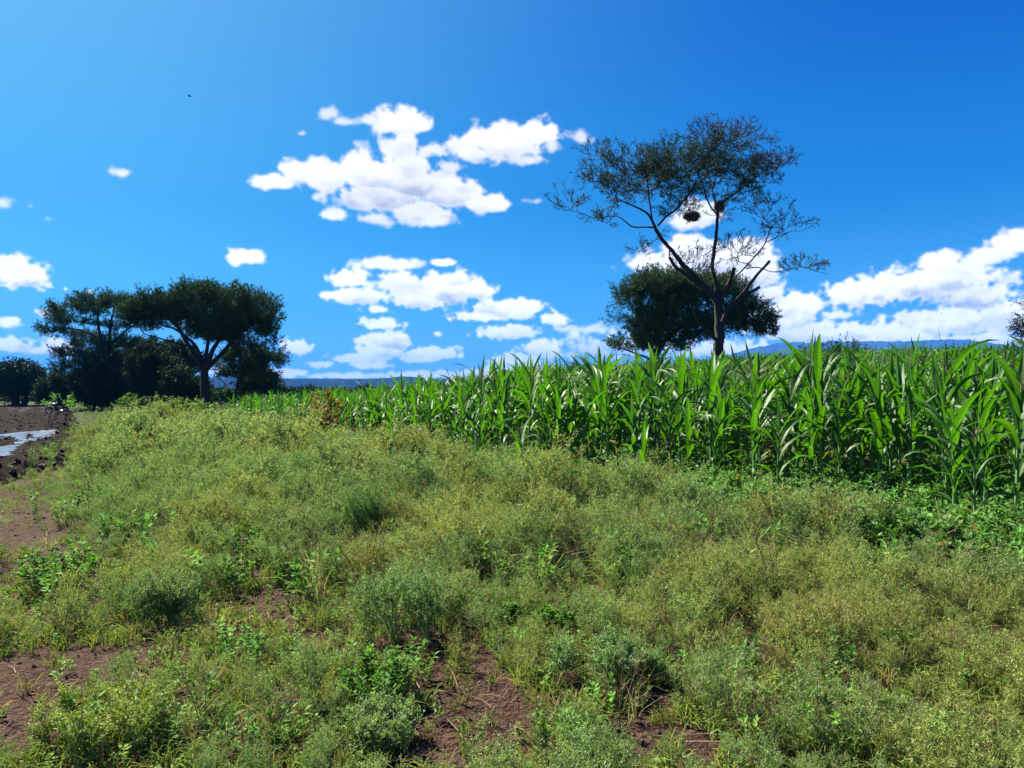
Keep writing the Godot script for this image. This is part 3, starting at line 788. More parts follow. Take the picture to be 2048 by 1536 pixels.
func trees() -> void:
	rng.seed = 11
	var bark := matter(0.95, 0.3)
	bark.normal_enabled = true
	bark.normal_texture = noise_texture(0.03, 3, [], 5, 256)
	bark.normal_texture.as_normal_map = true
	bark.normal_texture.bump_strength = 6.0
	bark.uv1_triplanar = true
	bark.uv1_scale = Vector3(1.5, 0.5, 1.5)
	var leaf := matter(0.75, 0.25, Color(0.3, 0.4, 0.12))
	var thorn := []
	var thorn_light := []
	var twig := []
	var broad := []
	for k in 4:
		thorn.append(acacia_spray(13, 0.15, Color(0.05, 0.105, 0.028)))
		thorn_light.append(acacia_spray(10, 0.13, Color(0.04, 0.092, 0.03)))
		twig.append(bare_spray())
		broad.append(leafy_spray(60, 0.18, Color(0.036, 0.066, 0.024)))
	var t := thing("umbrella_acacia", "broad dense umbrella-crowned acacia on a thick dark trunk beside the maize", "tree", on_ground(UMBRELLA.at.x, UMBRELLA.at.y, 0.1))
	plant_tree(UMBRELLA, t, 1450, thorn, 2, 0.8, 0.7, bark, leaf, twig, 0.06)
	t = thing("layered_acacia", "open acacia with flat tiers of foliage rising out of the dark thicket", "tree", on_ground(LAYERED.at.x, LAYERED.at.y, 0.1))
	plant_tree(LAYERED, t, 800, thorn, 2, 0.75, 0.2, bark, leaf)
	t = thing("small_acacia", "small leaning acacia with a thin trunk right of the broad umbrella tree", "tree", on_ground(LEANING.at.x, LEANING.at.y, 0.1))
	plant_tree(LEANING, t, 420, thorn, 2, 0.7, 0.2, bark, leaf, twig, 0.05)
	t = thing("tall_acacia", "tall half-bare acacia with forked limbs and broken stubs above the maize", "tree", on_ground(TALL.at.x, TALL.at.y, 0.15))
	plant_tree(TALL, t, 1000, thorn_light, 2, 0.6, 0.2, bark, leaf, twig, 0.3)
	t = thing("round_acacia", "round low-crowned green acacia standing behind the tall half-bare tree", "tree", on_ground(ROUND.at.x, ROUND.at.y, 0.15))
	plant_tree(ROUND, t, 1650, thorn, 2, 0.75, 0.45, bark, leaf, twig, 0.04)
	t = thing("edge_acacia", "feathery thorn tree reaching in over the maize with sparse spiky twigs", "tree", on_ground(EDGE.at.x, EDGE.at.y, 0.15))
	plant_tree(EDGE, t, 170, thorn_light, 1, 0.7, 0.1, bark, leaf, twig, 0.3)
	t = thing("spreading_tree", "low spreading tree on three stems beyond the muddy track", "tree", on_ground(FAR_LEFT.at.x, FAR_LEFT.at.y, 0.1))
	plant_tree(FAR_LEFT, t, 420, broad, 2, 1.5, 0.3, bark, leaf)
	var about := ["dark leafy shrub at the foot of the tiered acacia, nearest the motorcycle", "dark dense bush in the thicket below the tiered acacia", "tall dark bush between the tiered acacia and the umbrella tree",
		"greyish bush just left of the umbrella tree trunk", "dark tree filling the gap behind the umbrella tree crown", "dark rounded bush behind the small leaning acacia",
		"greyish leafy tree between the spreading tree and the motorcycle rider", "lone round dark bush before the blue hills, nearer the trees", "lone small dark bush before the blue hills, above the red-leaved shrub",
		"dark scrub showing above the maize tops before the mountain", "low green bush by the end of the maize field"]
	for k in THICKETS.size():
		var spec: Dictionary = THICKETS[k]
		t = thing("thicket_bush", about[k], "bush", on_ground(spec.at.x, spec.at.y, 0.1), 0.0, "bushes round the trees")
		plant_tree(spec, t, 260 if k < 7 else 110, broad if k != 9 else thorn, 2, 0.9 if k < 7 else 1.0, 0.3, bark, leaf)

# ---------------------------------------------------------------- maize

const FIELD_EDGE := [[11.0, 7.0], [8.2, 8.9], [5.7, 10.0], [4.6, 12.2], [3.1, 13.4], [0.8, 15.2], [-2.8, 19.2], [-6.2, 24.6], [-11.0, 33.0], [-15.0, 40.0], [-18.5, 55.0]]


func into_field(x: float, d: float) -> float:
	# metres behind the front edge of the maize, along the depth
	for i in FIELD_EDGE.size() - 1:
		var a: Array = FIELD_EDGE[i]
		var b: Array = FIELD_EDGE[i + 1]
		if x <= a[0] and x > b[0]:
			return d - lerpf(a[1], b[1], (a[0] - x) / (a[0] - b[0]))
	if x > FIELD_EDGE[0][0]:
		return d - FIELD_EDGE[0][1]
	return -1.0


func maize_leaf(length: float, width: float, rise: float, droop: float, twist: float, wave: float, dry := 0.0) -> Shape:
	# starts at the origin, reaches along +X; rise is its first angle above level
	var s := Shape.new()
	var n := 8
	var p := Vector3.ZERO
	var rows := []
	var ang := rise
	for i in n + 1:
		var t := float(i) / n
		var dir := Vector3(cos(ang), sin(ang), 0)
		var roll := twist * t
		var side := Vector3(0, 0, 1).rotated(dir, roll)
		var up := side.cross(dir).normalized()
		if up.y < 0.0 and absf(roll) < 1.0 and absf(ang) < 1.5:
			up = -up
		var w := width * (0.55 + 1.15 * t) if t < 0.35 else width * 0.95 * pow(clampf(1.0 - (t - 0.35) / 0.65, 0.0, 1.0), 0.75)
		w = maxf(w, 0.002)
		var flap := sin(t * 17.0 + twist * 9.0) * wave * w
		var flap2 := sin(t * 15.0 + 2.0 + twist * 5.0) * wave * w
		var cup := 0.34 * (1.0 - 0.6 * t)
		rows.append([p + side * w + up * (w * cup + flap), p, p - side * w + up * (w * cup + flap2), up, side])
		p += dir * length / n
		ang -= droop / n * (0.35 + 1.5 * t)
	var edge := tint(Color(0.048, 0.145, 0.023), 0.3)
	var rib := tint(Color(0.07, 0.16, 0.043), 0.15)
	edge = edge.lerp(Color(0.24, 0.19, 0.07), dry)
	rib = rib.lerp(Color(0.26, 0.2, 0.09), dry)
	for i in n:
		var a: Array = rows[i]
		var b: Array = rows[i + 1]
		for h in 2:
			var lean: float = -0.34 if h == 0 else 0.34
			var na: Vector3 = (a[3] + a[4] * lean).normalized()
			var nb: Vector3 = (b[3] + b[4] * lean).normalized()
			var k: int = h * 2
			if h == 0:
				s.v.append_array(PackedVector3Array([a[1], b[1], b[k], a[1], b[k], a[k]]))
				s.n.append_array(PackedVector3Array([na, nb, nb, na, nb, na]))
				s.c.append_array(PackedColorArray([rib, rib, edge, rib, edge, edge]))
			else:
				s.v.append_array(PackedVector3Array([a[1], b[k], b[1], a[1], a[k], b[k]]))
				s.n.append_array(PackedVector3Array([na, nb, nb, na, na, nb]))
				s.c.append_array(PackedColorArray([rib, edge, rib, rib, edge, edge]))
	return s


func maize_tassel() -> Shape:
	var s := Shape.new()
	var col := Color(0.20, 0.17, 0.08)
	s.tube([Vector3.ZERO, Vector3(0, 0.2, 0), Vector3(0.01, 0.42, 0)], [0.006, 0.006, 0.003], 4, col)
	for k in 8:
		var a := TAU * k / 8.0 + rnd(-0.3, 0.3)
		var o := Vector3(cos(a), 0, sin(a))
		var y := rnd(0.04, 0.18)
		s.tube([Vector3(0, y, 0), Vector3(0, y + 0.1, 0) + o * 0.06, Vector3(0, y + 0.16, 0) + o * rnd(0.12, 0.2)], [0.004, 0.005, 0.002], 3, tint(col, 0.25))
	return s


func make_maize(leaves: Array, leaf_mesh: Array, kind: int, mat: Material, stem: Material, flat: Shape) -> Node3D:
	# one plant two metres tall; flat takes the same plant as one shape
	var root := Node3D.new()
	root.name = "maize_plant"
	var tall: float = 1.5 + 0.12 * (kind % 3)
	var stalk := Shape.new()
	stalk.tube([Vector3(0, -0.06, 0), Vector3(0.01, tall * 0.4, 0.01), Vector3(-0.01, tall * 0.75, 0), Vector3(0, tall, 0)], [0.024, 0.021, 0.016, 0.009], 6, Color(0.12, 0.22, 0.06))
	part("stalk", stalk.mesh(), stem, root)
	flat.put(stalk, Transform3D())
	var plane := rnd(0, TAU)
	var count := 11 + kind % 3
	for k in count:
		var t := (k + 0.6) / count
		var y := tall * (0.06 + 0.93 * t)
		var turn := plane + PI * (k % 2) + rnd(-0.45, 0.45)
		var which := 0
		if t < 0.3:
			which = rng.randi() % 3
		elif t < 0.72:
			which = 3 + rng.randi() % 5
		elif t < 0.9:
			which = 8 + rng.randi() % 3
		else:
			which = 11 + rng.randi() % 3
		var size := rnd(0.85, 1.12) * (0.72 if t < 0.15 else 1.0)
		var x := Transform3D(Basis(Vector3.UP, turn).scaled(Vector3.ONE * size), Vector3(0, y, 0))
		part("leaf", leaf_mesh[which], mat, root).transform = x
		flat.put(leaves[which], x)
	if kind % 3 == 2:
		var s := maize_tassel()
		part("tassel", s.mesh(), stem, root).position = Vector3(0, tall - 0.02, 0)
		flat.put(s, Transform3D(Basis(), Vector3(0, tall - 0.02, 0)))
	return root


func maize() -> void:
	rng.seed = 21
	var mat := matter(0.52, 0.4, Color(0.9, 1.0, 0.25))
	var stem := matter(0.5, 0.4)
	var leaves := []
	# low and tired, arching, raised, upright in the whorl
	for k in 3:
		leaves.append(maize_leaf(rnd(0.6, 0.75), 0.055, rnd(0.5, 0.8), rnd(2.2, 2.9), rnd(-0.7, 0.7), 0.25, 0.75 if k == 0 else 0.0))
	for k in 5:
		leaves.append(maize_leaf(rnd(0.85, 1.1), rnd(0.05, 0.064), rnd(1.0, 1.3), rnd(1.3, 3.2), rnd(-0.9, 0.9), 0.22))
	for k in 3:
		leaves.append(maize_leaf(rnd(0.8, 1.0), rnd(0.05, 0.06), rnd(1.15, 1.3), rnd(0.6, 1.6), rnd(-1.2, 1.2), 0.15))
	for k in 3:
		leaves.append(maize_leaf(rnd(0.55, 0.75), rnd(0.045, 0.058), rnd(1.38, 1.5), rnd(0.0, 0.5), rnd(-1.5, 1.5), 0.1))
	var leaf_mesh := leaves.map(func(s): return s.mesh())
	var kinds := []
	var flats := []
	for k in 12:
		var flat := Shape.new()
		kinds.append(make_maize(leaves, leaf_mesh, k, mat, stem, flat))
		flats.append(flat.mesh())
	# sow in rows along the field's edge
	var spots := []
	var along := Vector2(-0.62, 0.785)
	var across := Vector2(0.785, 0.62)
	var j := -4.0
	while j < 62.0:
		var i := -30.0
		while i < 75.0:
			var p := Vector2(8.0, 6.0) + along * (i + rnd(-0.22, 0.22)) + across * (j + rnd(-0.2, 0.2))
			i += 0.38 if p.y < 24.0 else 0.75
			var px := p.x
			var pd := p.y
			if pd < 6.0 or pd > 78.0:
				continue
			var deep := into_field(px, pd) + relief.get_noise_2d(px * 4.0, pd * 4.0) * 1.5
			if deep < 0.0 or not in_frame(px, pd, 0.1) or rng.randf() < 0.08:
				continue
			if deep < 0.9 and rng.randf() < 0.3:
				continue
			var tall := 1.1 * lerpf(0.68, 1.0, smoothstep(-8.0, 2.0, px))
			tall *= 1.0 if deep > 1.2 else rnd(0.68, 1.0)
			tall *= rnd(0.76, 1.1) * (1.14 if rng.randf() < 0.08 else 1.0)
			tall = minf(tall, 1.22)
			spots.append([deep * 1.0 + pd * 0.22, px, pd, tall, deep])
		j += 0.78
	for s in [[0.13, 13.0, 0.72], [2.1, 12.4, 0.7], [3.9, 11.4, 0.85], [-4.6, 18.6, 0.5], [5.3, 8.9, 0.75]]:   # strays before the edge
		spots.append([0.0, s[0], s[1], s[2], 0.0])
	spots.sort_custom(func(a, b): return a[0] < b[0])
	var rest := []
	for k in kinds.size():
		rest.append([])
	for i in spots.size():
		var s: Array = spots[i]
		var k := rng.randi() % kinds.size()
		var turn := Basis(Vector3.UP, rnd(0, TAU)) * Basis(Vector3(rnd(-1, 1), 0, rnd(-1, 1)).normalized(), rnd(0.0, 0.07))
		var at := on_ground(s[1], s[2])
		if i < 290:
			var o: Node3D = kinds[k].duplicate()
			o.name = numbered("maize_plant")
			add_child(o)
			o.transform = Transform3D(turn.scaled(Vector3(1, 1, 1) * s[3]), at)
			var tasselled := k % 3 == 2
			if i < 5:
				o.set_meta("label", "stray low maize plant standing in the weeds before the field")
				o.set_meta("group", "stray maize plants in the weeds")
			else:
				var lean: float = s[1] / s[2]
				var place := "by the orange flowers and dark undergrowth"
				if lean < -0.29:
					place = "at the end of the field by the small leaning acacia"
				elif lean < -0.17:
					place = "around the red-leaved shrub"
				elif lean < 0.1:
					place = "on the long open edge past the red-leaved shrub"
				elif lean < 0.33:
					place = "before the tall half-bare acacia"
				o.set_meta("label", ("tasselled maize " if tasselled else "green maize ") + place + (", short" if s[3] < 0.8 else ""))
				o.set_meta("group", "maize plants along the field edge")
			o.set_meta("category", "maize plant")
		else:
			rest[k].append(Transform3D(turn.scaled(Vector3.ONE * s[3]), at))
	for k in kinds.size():
		stuff("maize_field", flats[k], mat, rest[k], [], "rows of green maize standing behind the field edge", "maize")
		kinds[k].free()
	print("maize ", spots.size())


# ---------------------------------------------------------------- weeds, grass and bushes

func weed(tall: float, stems: int, full: float, leaf: Color, flower: Color, grain: float) -> Shape:
	# a feverfew-like weed: wiry branching stems, cut leaves, tiny pale heads
	var s := Shape.new()
	var stem := Color(leaf.r * 0.95, leaf.g * 0.9, leaf.b * 0.8)
	for k in stems:
		var a := TAU * k / stems + rnd(-0.5, 0.5)
		var o := Vector3(cos(a), 0, sin(a))
		var lean := rnd(0.12, 0.55)
		var top := (Vector3.UP + o * lean).normalized() * tall * rnd(0.75, 1.05)
		var mid := top * 0.5 + Vector3.UP * 0.06 * tall - o * 0.02
		var base := o * 0.015 - Vector3.UP * 0.03
		s.strip(base, mid, 0.004 * grain, 0.003 * grain, ball(), stem)
		s.strip(mid, top, 0.003 * grain, 0.0015 * grain, ball(), stem)
		var arms := int(7 * full)
		for q in arms:
			var t := 0.22 + 0.78 * (q + rng.randf()) / arms
			var p := base.lerp(mid, t * 2.0) if t < 0.5 else mid.lerp(top, t * 2.0 - 1.0)
			var out := (Vector3(rnd(-1, 1), rnd(0.25, 1.1), rnd(-1, 1))).normalized()
			var reach := tall * rnd(0.22, 0.4) * (1.15 - 0.5 * t)
			var e := p + out * reach
			s.strip(p, e, 0.002 * grain, 0.0012 * grain, ball(), stem)
			# a cut leaf low on the arm
			for z in 4:
				var f := p.lerp(e, rnd(0.1, 0.75))
				var g := f + (ball() + out * 0.5).normalized() * rnd(0.025, 0.05) * grain
				s.leaf(f, g, 0.006 * grain, ball(), tint(leaf, 0.32))
			for z in 5:
				var f := p.lerp(e, rnd(0.35, 1.0))
				var g := f + (ball() * 0.9 + out + Vector3.UP * 0.5).normalized() * rnd(0.04, 0.09) * (0.6 + tall)
				s.strip(f, g, 0.0014 * grain, 0.001 * grain, ball(), stem)
				for y in 2:
					var b := f.lerp(g, rnd(0.3, 0.9))
					s.leaf(b, b + ball().normalized() * rnd(0.014, 0.03) * grain, 0.0042 * grain, ball(), tint(leaf, 0.32))
				for y in 1 + z % 2:
					var b := g + ball() * 0.012 * grain
					var r := rnd(0.0022, 0.0037) * grain
					var u := ball().normalized() * r
					var w := u.cross(ball()).normalized() * r
					s.quad(b - u, b - w, b + u, b + w, tint(flower, 0.2))
	return s


func grass_tuft(blades: int, tall: float, col: Color, wide := 0.004) -> Shape:
	var s := Shape.new()
	for k in blades:
		var o := Vector3(rnd(-1, 1), 0, rnd(-1, 1)) * 0.05
		var lean := Vector3(rnd(-1, 1), 0, rnd(-1, 1)) * tall * rnd(0.4, 1.1)
		var h := tall * rnd(0.35, 0.9)
		var a := o - Vector3.UP * 0.01
		var b := o + lean * 0.22 + Vector3.UP * h * 0.55
		var m := o + lean * 0.58 + Vector3.UP * h * 0.88
		var c := o + lean + Vector3.UP * h * rnd(0.7, 1.05)
		var side := ball()
		var t := tint(col, 0.3)
		s.strip(a, b, wide, wide * 0.95, side, t)
		s.strip(b, m, wide * 0.95, wide * 0.7, side, t)
		s.strip(m, c, wide * 0.7, 0.0005, side, t)
	return s


func herb(tall: float, leaves: int, size: float, col: Color) -> Shape:
	# a small upright leafy herb
	var s := Shape.new()
	var stem := Color(col.r * 0.9, col.g * 0.75, col.b * 0.8)
	for k in 3:
		var o := Vector3(rnd(-1, 1), 0, rnd(-1, 1)) * tall * 0.35
		var top := Vector3.UP * tall * rnd(0.7, 1.0) + o
		s.strip(Vector3.ZERO - Vector3.UP * 0.02, top, 0.003, 0.0015, ball(), stem)
		for q in leaves:
			var p := top * rnd(0.25, 1.0)
			var out := Vector3(rnd(-1, 1), rnd(-0.1, 0.8), rnd(-1, 1)).normalized()
			s.leaf(p, p + out * size * rnd(0.6, 1.2), size * 0.27, Vector3.UP + ball() * 0.5, tint(col, 0.25))
	return s


func dead_stalk() -> Shape:
	var s := Shape.new()
	for k in 3:
		var top := Vector3(rnd(-0.25, 0.25), rnd(0.4, 0.62), rnd(-0.25, 0.25))
		var col := tint(Color(0.2, 0.14, 0.085), 0.3)
		s.tube([Vector3(0, -0.03, 0), top * 0.5 + Vector3(0, 0.03, 0), top], [0.004, 0.003, 0.0015], 3, col)
		for q in 7:
			var p := top * rnd(0.4, 1.0)
			s.strip(p, p + Vector3(rnd(-1, 1), rnd(0.1, 1), rnd(-1, 1)).normalized() * rnd(0.06, 0.16), 0.0022, 0.001, ball(), col)
	return s


func leafy_bush(wide: float, tall: float, count: int, size: float, col: Color, top: Color) -> Array:
	var stems := Shape.new()
	var leaves := Shape.new()
	for k in 46:
		var a := rnd(0, TAU)
		var r := sqrt(rng.randf()) * wide * 0.5
		var h := tall * sqrt(maxf(0.05, 1.0 - pow(r / (wide * 0.52), 2.0))) * rnd(0.75, 1.05)
		var e := Vector3(cos(a) * r, h, sin(a) * r)
		var b := Vector3(cos(a) * r, 0, sin(a) * r) * 0.35 - Vector3.UP * 0.04
		var m := b.lerp(e, 0.5) + Vector3(0, 0.08 * tall, 0)
		stems.tube([b, m, e], [0.004, 0.003, 0.0015], 3, Color(col.r, col.g * 0.7, col.b))
		for q in count / 46:
			var t := 1.0 - pow(rng.randf(), 1.6) * 0.75
			var p := b.lerp(m, t * 2.0) if t < 0.5 else m.lerp(e, t * 2.0 - 1.0)
			var out := (Vector3(rnd(-1, 1), rnd(-0.1, 0.6), rnd(-1, 1)) + Vector3(cos(a), 0, sin(a)) * 0.4).normalized()
			leaves.leaf(p, p + out * size * rnd(0.6, 1.25), size * rnd(0.22, 0.32), Vector3.UP + ball() * 0.6, tint(top if rng.randf() < 0.25 else col, 0.22))
	return [stems, leaves]


# [x, depth, width, height, what, leaf size or tint]
const BUSHES := [
	[-0.84, 4.95, 0.58, 0.34, "bright green leafy bush beside the bare soil patch", 0.042],
	[-4.45, 7.6, 1.0, 0.50, "wide leafy green bush by the edge of the track", 0.055],
	[-3.1, 8.9, 0.75, 0.42, "leafy dark green bush behind the rounded weed clump", 0.05],
	[-6.45, 12.1, 0.85, 0.50, "small glossy leafy bush near the soil heap at the track", 0.06],
	[-2.0, 14.2, 0.8, 0.7, "upright green leafy plant among the pale weeds", 0.06],
	[1.1, 12.6, 1.2, 0.75, "broad-leaved green bush in the middle of the weeds", 0.07],
	[0.35, 6.3, 0.5, 0.26, "low yellow-green leafy sprigs at the head of the soil patch", 0.04],
	[-0.05, 6.5, 0.35, 0.22, "tiny yellow-green leafy tuft touching the soil patch", 0.04],
	[-2.0, 5.75, 0.55, 0.16, "flat yellow-green creeping plant below the rounded weed clump", 0.035],
	[-11.6, 31.0, 1.8, 1.1, "dark green bush standing in the weeds near the muddy track", 0.10],
	[-16.5, 40.0, 2.6, 1.3, "low leafy bush before the dark thicket", 0.24],
	[-21.0, 48.0, 3.2, 1.4, "wide light green bush left of the umbrella tree", 0.24],
	[-19.5, 54.0, 3.6, 1.9, "tall light green bush between the two acacia trunks", 0.24],
	[-27.5, 56.0, 3.0, 1.5, "light green bush at the foot of the grey thicket", 0.24],
	[-42.6, 74.0, 5.5, 1.9, "light green bush patch behind the motorcycle rider", 0.24],
	[-39.2, 72.5, 3.0, 1.3, "small light green bush at the rear of the motorcycle", 0.16],
	[5.4, 8.4, 0.9, 0.5, "dark leafy bush with orange blooms at the foot of the maize", 0.06],
	[4.2, 8.9, 0.8, 0.42, "small leafy bush left of the orange blooms", 0.05],
]
const CLUMPS := [
	[-0.95, 6.2, 1.15, 0.55, "large rounded green weed clump behind the bare soil patch", Color(0.9, 1.05, 0.8)],
	[-2.9, 6.4, 0.9, 0.42, "rounded weed clump above the low red soil", Color(0.88, 1.0, 0.75)],
	[-0.72, 4.35, 0.6, 0.2, "sprawling pale weed lying beside the bare soil", Color(1.0, 1.08, 0.85)],
	[0.62, 5.2, 1.0, 0.28, "feathery green weed right of the bare soil", Color(0.85, 1.02, 0.8)],
	[-2.2, 4.3, 1.1, 0.28, "yellow-green weed clump on the near soil", Color(1.35, 1.2, 0.6)],
	[-1.9, 10.0, 0.8, 0.72, "tall feathery weed rising above the paler weeds", Color(0.72, 0.95, 0.65)],
	[-3.6, 13.2, 0.9, 0.85, "tall dark feathery weed left of the leafy plant", Color(0.7, 0.95, 0.65)],
]
const STANDING := BUSHES + CLUMPS
const BARE := [[-10.8, 16.8, 0.8, 2.4], [-5.35, 8.3, 0.5, 0.9], [-3.25, 4.95, 0.85, 1.15], [-0.27, 4.65, 0.45, 0.95], [-0.62, 5.7, 0.3, 0.35], [-0.55, 5.9, 0.30, 0.5], [-1.5, 6.1, 0.22, 0.25], [0.88, 4.35, 0.34, 0.3], [0.95, 5.0, 0.2, 0.22], [-6.6, 10.1, 0.9, 0.7], [-2.35, 7.2, 0.3, 0.35], [-3.9, 7.3, 0.25, 0.35], [1.9, 6.3, 0.12, 0.15]]
const LOW := [[-2.15, 6.7, 0.85, 1.1], [-2.0, 5.4, 0.8, 0.7], [-4.6, 8.0, 0.8, 1.6], [-1.4, 5.4, 0.5, 0.5]]


func bareness(x: float, d: float) -> float:
	var b := 0.0
	var w := patch.get_noise_2d(x * 60.0, d * 60.0) * 0.35
	for e in BARE:
		var q := sqrt(pow((x - e[0]) / e[2], 2.0) + pow((d - e[1]) / e[3], 2.0)) + w
		b = maxf(b, smoothstep(1.15, 0.8, q))
	return b


func lowness(x: float, d: float) -> float:
	var b := 0.0
	for e in LOW:
		b = maxf(b, smoothstep(1.2, 0.7, sqrt(pow((x - e[0]) / e[2], 2.0) + pow((d - e[1]) / e[3], 2.0))))
	return b


func weed_tint(x: float, d: float) -> Color:
	# fresh, straw-green and rusty stands grow in patches
	var a := patch.get_noise_2d(x * 14.0, d * 9.0) * 1.3 + patch.get_noise_2d(x * 60.0, d * 45.0) * 0.9
	var b := patch.get_noise_2d(x * 22.0 + 300.0, d * 18.0)
	var olive := smoothstep(-0.2, 0.6, a + 0.55 * smoothstep(0.5, 3.0, x) * smoothstep(9.0, 6.0, d) + 0.35 * smoothstep(-0.5, -2.0, x) * smoothstep(5.0, 4.3, d))
	var c := Color(0.9, 1.06, 0.86).lerp(Color(1.2, 1.1, 0.74), olive)
	c = c.lerp(Color(1.25, 0.92, 0.72), smoothstep(0.3, 0.6, b) * 0.7)
	var k := rnd(0.82, 1.18)
	return Color(c.r * k * rnd(0.93, 1.07), c.g * k, c.b * k)


func upright(at: Vector3, size: float, squash := 1.0) -> Transform3D:
	var b := Basis(Vector3.UP, rnd(0, TAU))
	b = Basis(Vector3(rnd(-1, 1), 0, rnd(-1, 1)).normalized(), rnd(0, 0.16)) * b
	return Transform3D(b.scaled(Vector3(size, size * squash, size)), at)


func weeds() -> void:
	rng.seed = 31
	var mat := matter(0.7, 0.25, Color(0.82, 0.85, 0.6))
	var leaf := Color(0.185, 0.24, 0.115)
	var head := Color(0.5, 0.51, 0.34)
	var fine := []
	var coarse := []
	for k in 6:
		fine.append(weed(rnd(0.42, 0.55), 4, 1.0, leaf, head, 1.1))
	for k in 4:
		coarse.append(weed(rnd(0.5, 0.62), 4, 0.9, leaf, head, 1.75))
	var where := []
	var tints := []
	for k in 10:
		where.append([])
		tints.append([])
	# sow: nearer stands denser and lower, farther ones taller and thinner
	var d := 2.8
	while d < 95.0:
		var gap := lerpf(0.19, 0.55, smoothstep(5.0, 40.0, d)) * (1.0 if d < 45.0 else 1.5)
		var x := -0.7 * d - 1.2
		while x < 0.7 * d + 1.2:
			var px := x + rnd(-0.5, 0.5) * gap
			var pd := d + rnd(-0.5, 0.5) * gap
			x += gap
			var deep := into_field(px, pd)
			var s := road_side(px, pd)
			if deep > 1.6 - 4.4 * smoothstep(1.8, 4.0, px) * smoothstep(16.0, 12.0, pd) + rnd(-0.5, 0.5) or pd > 11.0 and s < 0.5 + rnd(-0.6, 1.2) and not (pd > 75.0 and s < -7.0):
				continue
			if pd > 64.0 and s > 0.0 and px > -0.5 * pd:
				continue
			var bare := bareness(px, pd)
			if rng.randf() < bare * 1.3:
				continue
			var low := lowness(px, pd)
			if rng.randf() < low * 0.75:
				continue
			var big := lerpf(0.5, 1.45, smoothstep(4.2, 15.0, pd)) * (1.0 + patch.get_noise_2d(px * 26.0, pd * 26.0) * 0.95)
			big *= lerpf(1.0, 0.6, low) * lerpf(1.0, 0.6, bare) * rnd(0.75, 1.2)
			if pd > 9.0:
				big *= lerpf(0.28, 1.0, smoothstep(-0.6, 2.4, px + 0.585 * pd))
			big *= lerpf(1.0, 0.62, smoothstep(26.0, 42.0, pd))
			if patch.get_noise_2d(px * 34.0 + 700.0, pd * 28.0) < -0.22 and rng.randf() < 0.55:
				continue
			if deep > -3.0:
				big *= lerpf(0.8, 0.5, smoothstep(-3.0, -0.3, deep))
			var clash := false
			for b in STANDING:
				if Vector2(px - b[0], pd - b[1]).length() < b[2] * 0.42 or absf(px - b[0] * pd / b[1]) < b[2] * 0.35 and pd < b[1] and pd > b[1] - b[2] * 0.9:
					clash = true
			if clash:
				continue
			big = maxf(big, 0.25)
			var k := rng.randi() % 6 if pd < 15.0 else 6 + rng.randi() % 4
			where[k].append(upright(on_ground(px, pd), big))
			tints[k].append(weed_tint(px, pd))
		d += gap
	var total := 0
	for k in 10:
		total += where[k].size()
		stuff("flowering_weeds", (fine[k] if k < 6 else coarse[k - 6]).mesh(), mat, where[k], tints[k], "wiry pale green weeds with tiny cream flower heads covering the verge", "weeds")
	print("weeds ", total)
	# short grass and seedlings between them
	var tuft := []
	for k in 3:
		tuft.append(grass_tuft(16, 0.16, Color(0.17, 0.22, 0.06)))
	tuft.append(grass_tuft(12, 0.2, Color(0.26, 0.21, 0.10)))
	var sprig := []
	for k in 3:
		sprig.append(herb(0.12, 7, 0.035, Color(0.17, 0.27, 0.06)))
	where = [[], [], [], [], [], [], []]
	tints = [[], [], [], [], [], [], []]
	for k in 13000:
		var pd := 2.9 + 11.5 * pow(rng.randf(), 1.5)
		var px := rnd(-0.7, 0.7) * (pd + 1.7)
		var bare := bareness(px, pd)
		if rng.randf() < bare * 0.88 or into_field(px, pd) > 0.5:
			continue
		if bare < 0.1 and lowness(px, pd) < 0.2 and pd > 9.5:
			continue
		var q := rng.randi() % 7
		if q == 3 and rng.randf() < 0.4:
			q = 0
		where[q].append(upright(on_ground(px, pd), rnd(0.45, 1.2)))
		tints[q].append(tint(Color(1.0, 1.0, 0.95), 0.3))
	for q in 7:
		stuff("short_grass" if q < 4 else "seedlings", (tuft[q] if q < 4 else sprig[q - 4]).mesh(), mat, where[q], tints[q], "short grass blades among the weeds on the red soil" if q < 4 else "tiny bright seedlings scattered over the red soil", "grass" if q < 4 else "seedlings")
	# taller grass, leafy herbs and dead stalks mixed into the weeds
	var mixed := [grass_tuft(24, 0.4, Color(0.17, 0.23, 0.08), 0.0035), grass_tuft(18, 0.42, Color(0.27, 0.23, 0.13), 0.0022), herb(0.4, 16, 0.06, Color(0.12, 0.26, 0.045)), herb(0.32, 12, 0.075, Color(0.10, 0.22, 0.05)), dead_stalk()]
	where = [[], [], [], [], []]
	tints = [[], [], [], [], []]
	for k in 2600:
		var pd := 4.2 + 24.0 * pow(rng.randf(), 1.7)
		var px := rnd(-0.62, 0.72) * pd
		if bareness(px, pd) > 0.3 or into_field(px, pd) > 0.0 or patch.get_noise_2d(px * 30.0 + 90.0, pd * 30.0) < -0.05:
			continue
		var q := rng.randi() % 5
		where[q].append(upright(on_ground(px, pd), rnd(0.7, 1.25) * (0.7 if pd < 7.0 else 1.2)))
		tints[q].append(tint(Color(1, 1, 1), 0.25))
	for q in 5:
		stuff(["tall_grass", "dry_grass", "herbs", "herbs", "dead_stalks"][q], mixed[q].mesh(), mat, where[q], tints[q], ["green grass tufts rising among the pale weeds", "straw coloured grass tufts among the pale weeds", "leafy green herbs scattered through the weeds", "broad-leaved herbs scattered through the weeds", "dead brown branching stalks standing in the weeds"][q], "grass" if q < 2 else "herbs" if q < 4 else "stalks")
	# dark leafy undergrowth at the foot of the maize
	var under := []
	for k in 3:
		under.append(herb(0.42, 26, 0.07, Color(0.10, 0.22, 0.05)))
	where = [[], [], []]
	tints = [[], [], []]
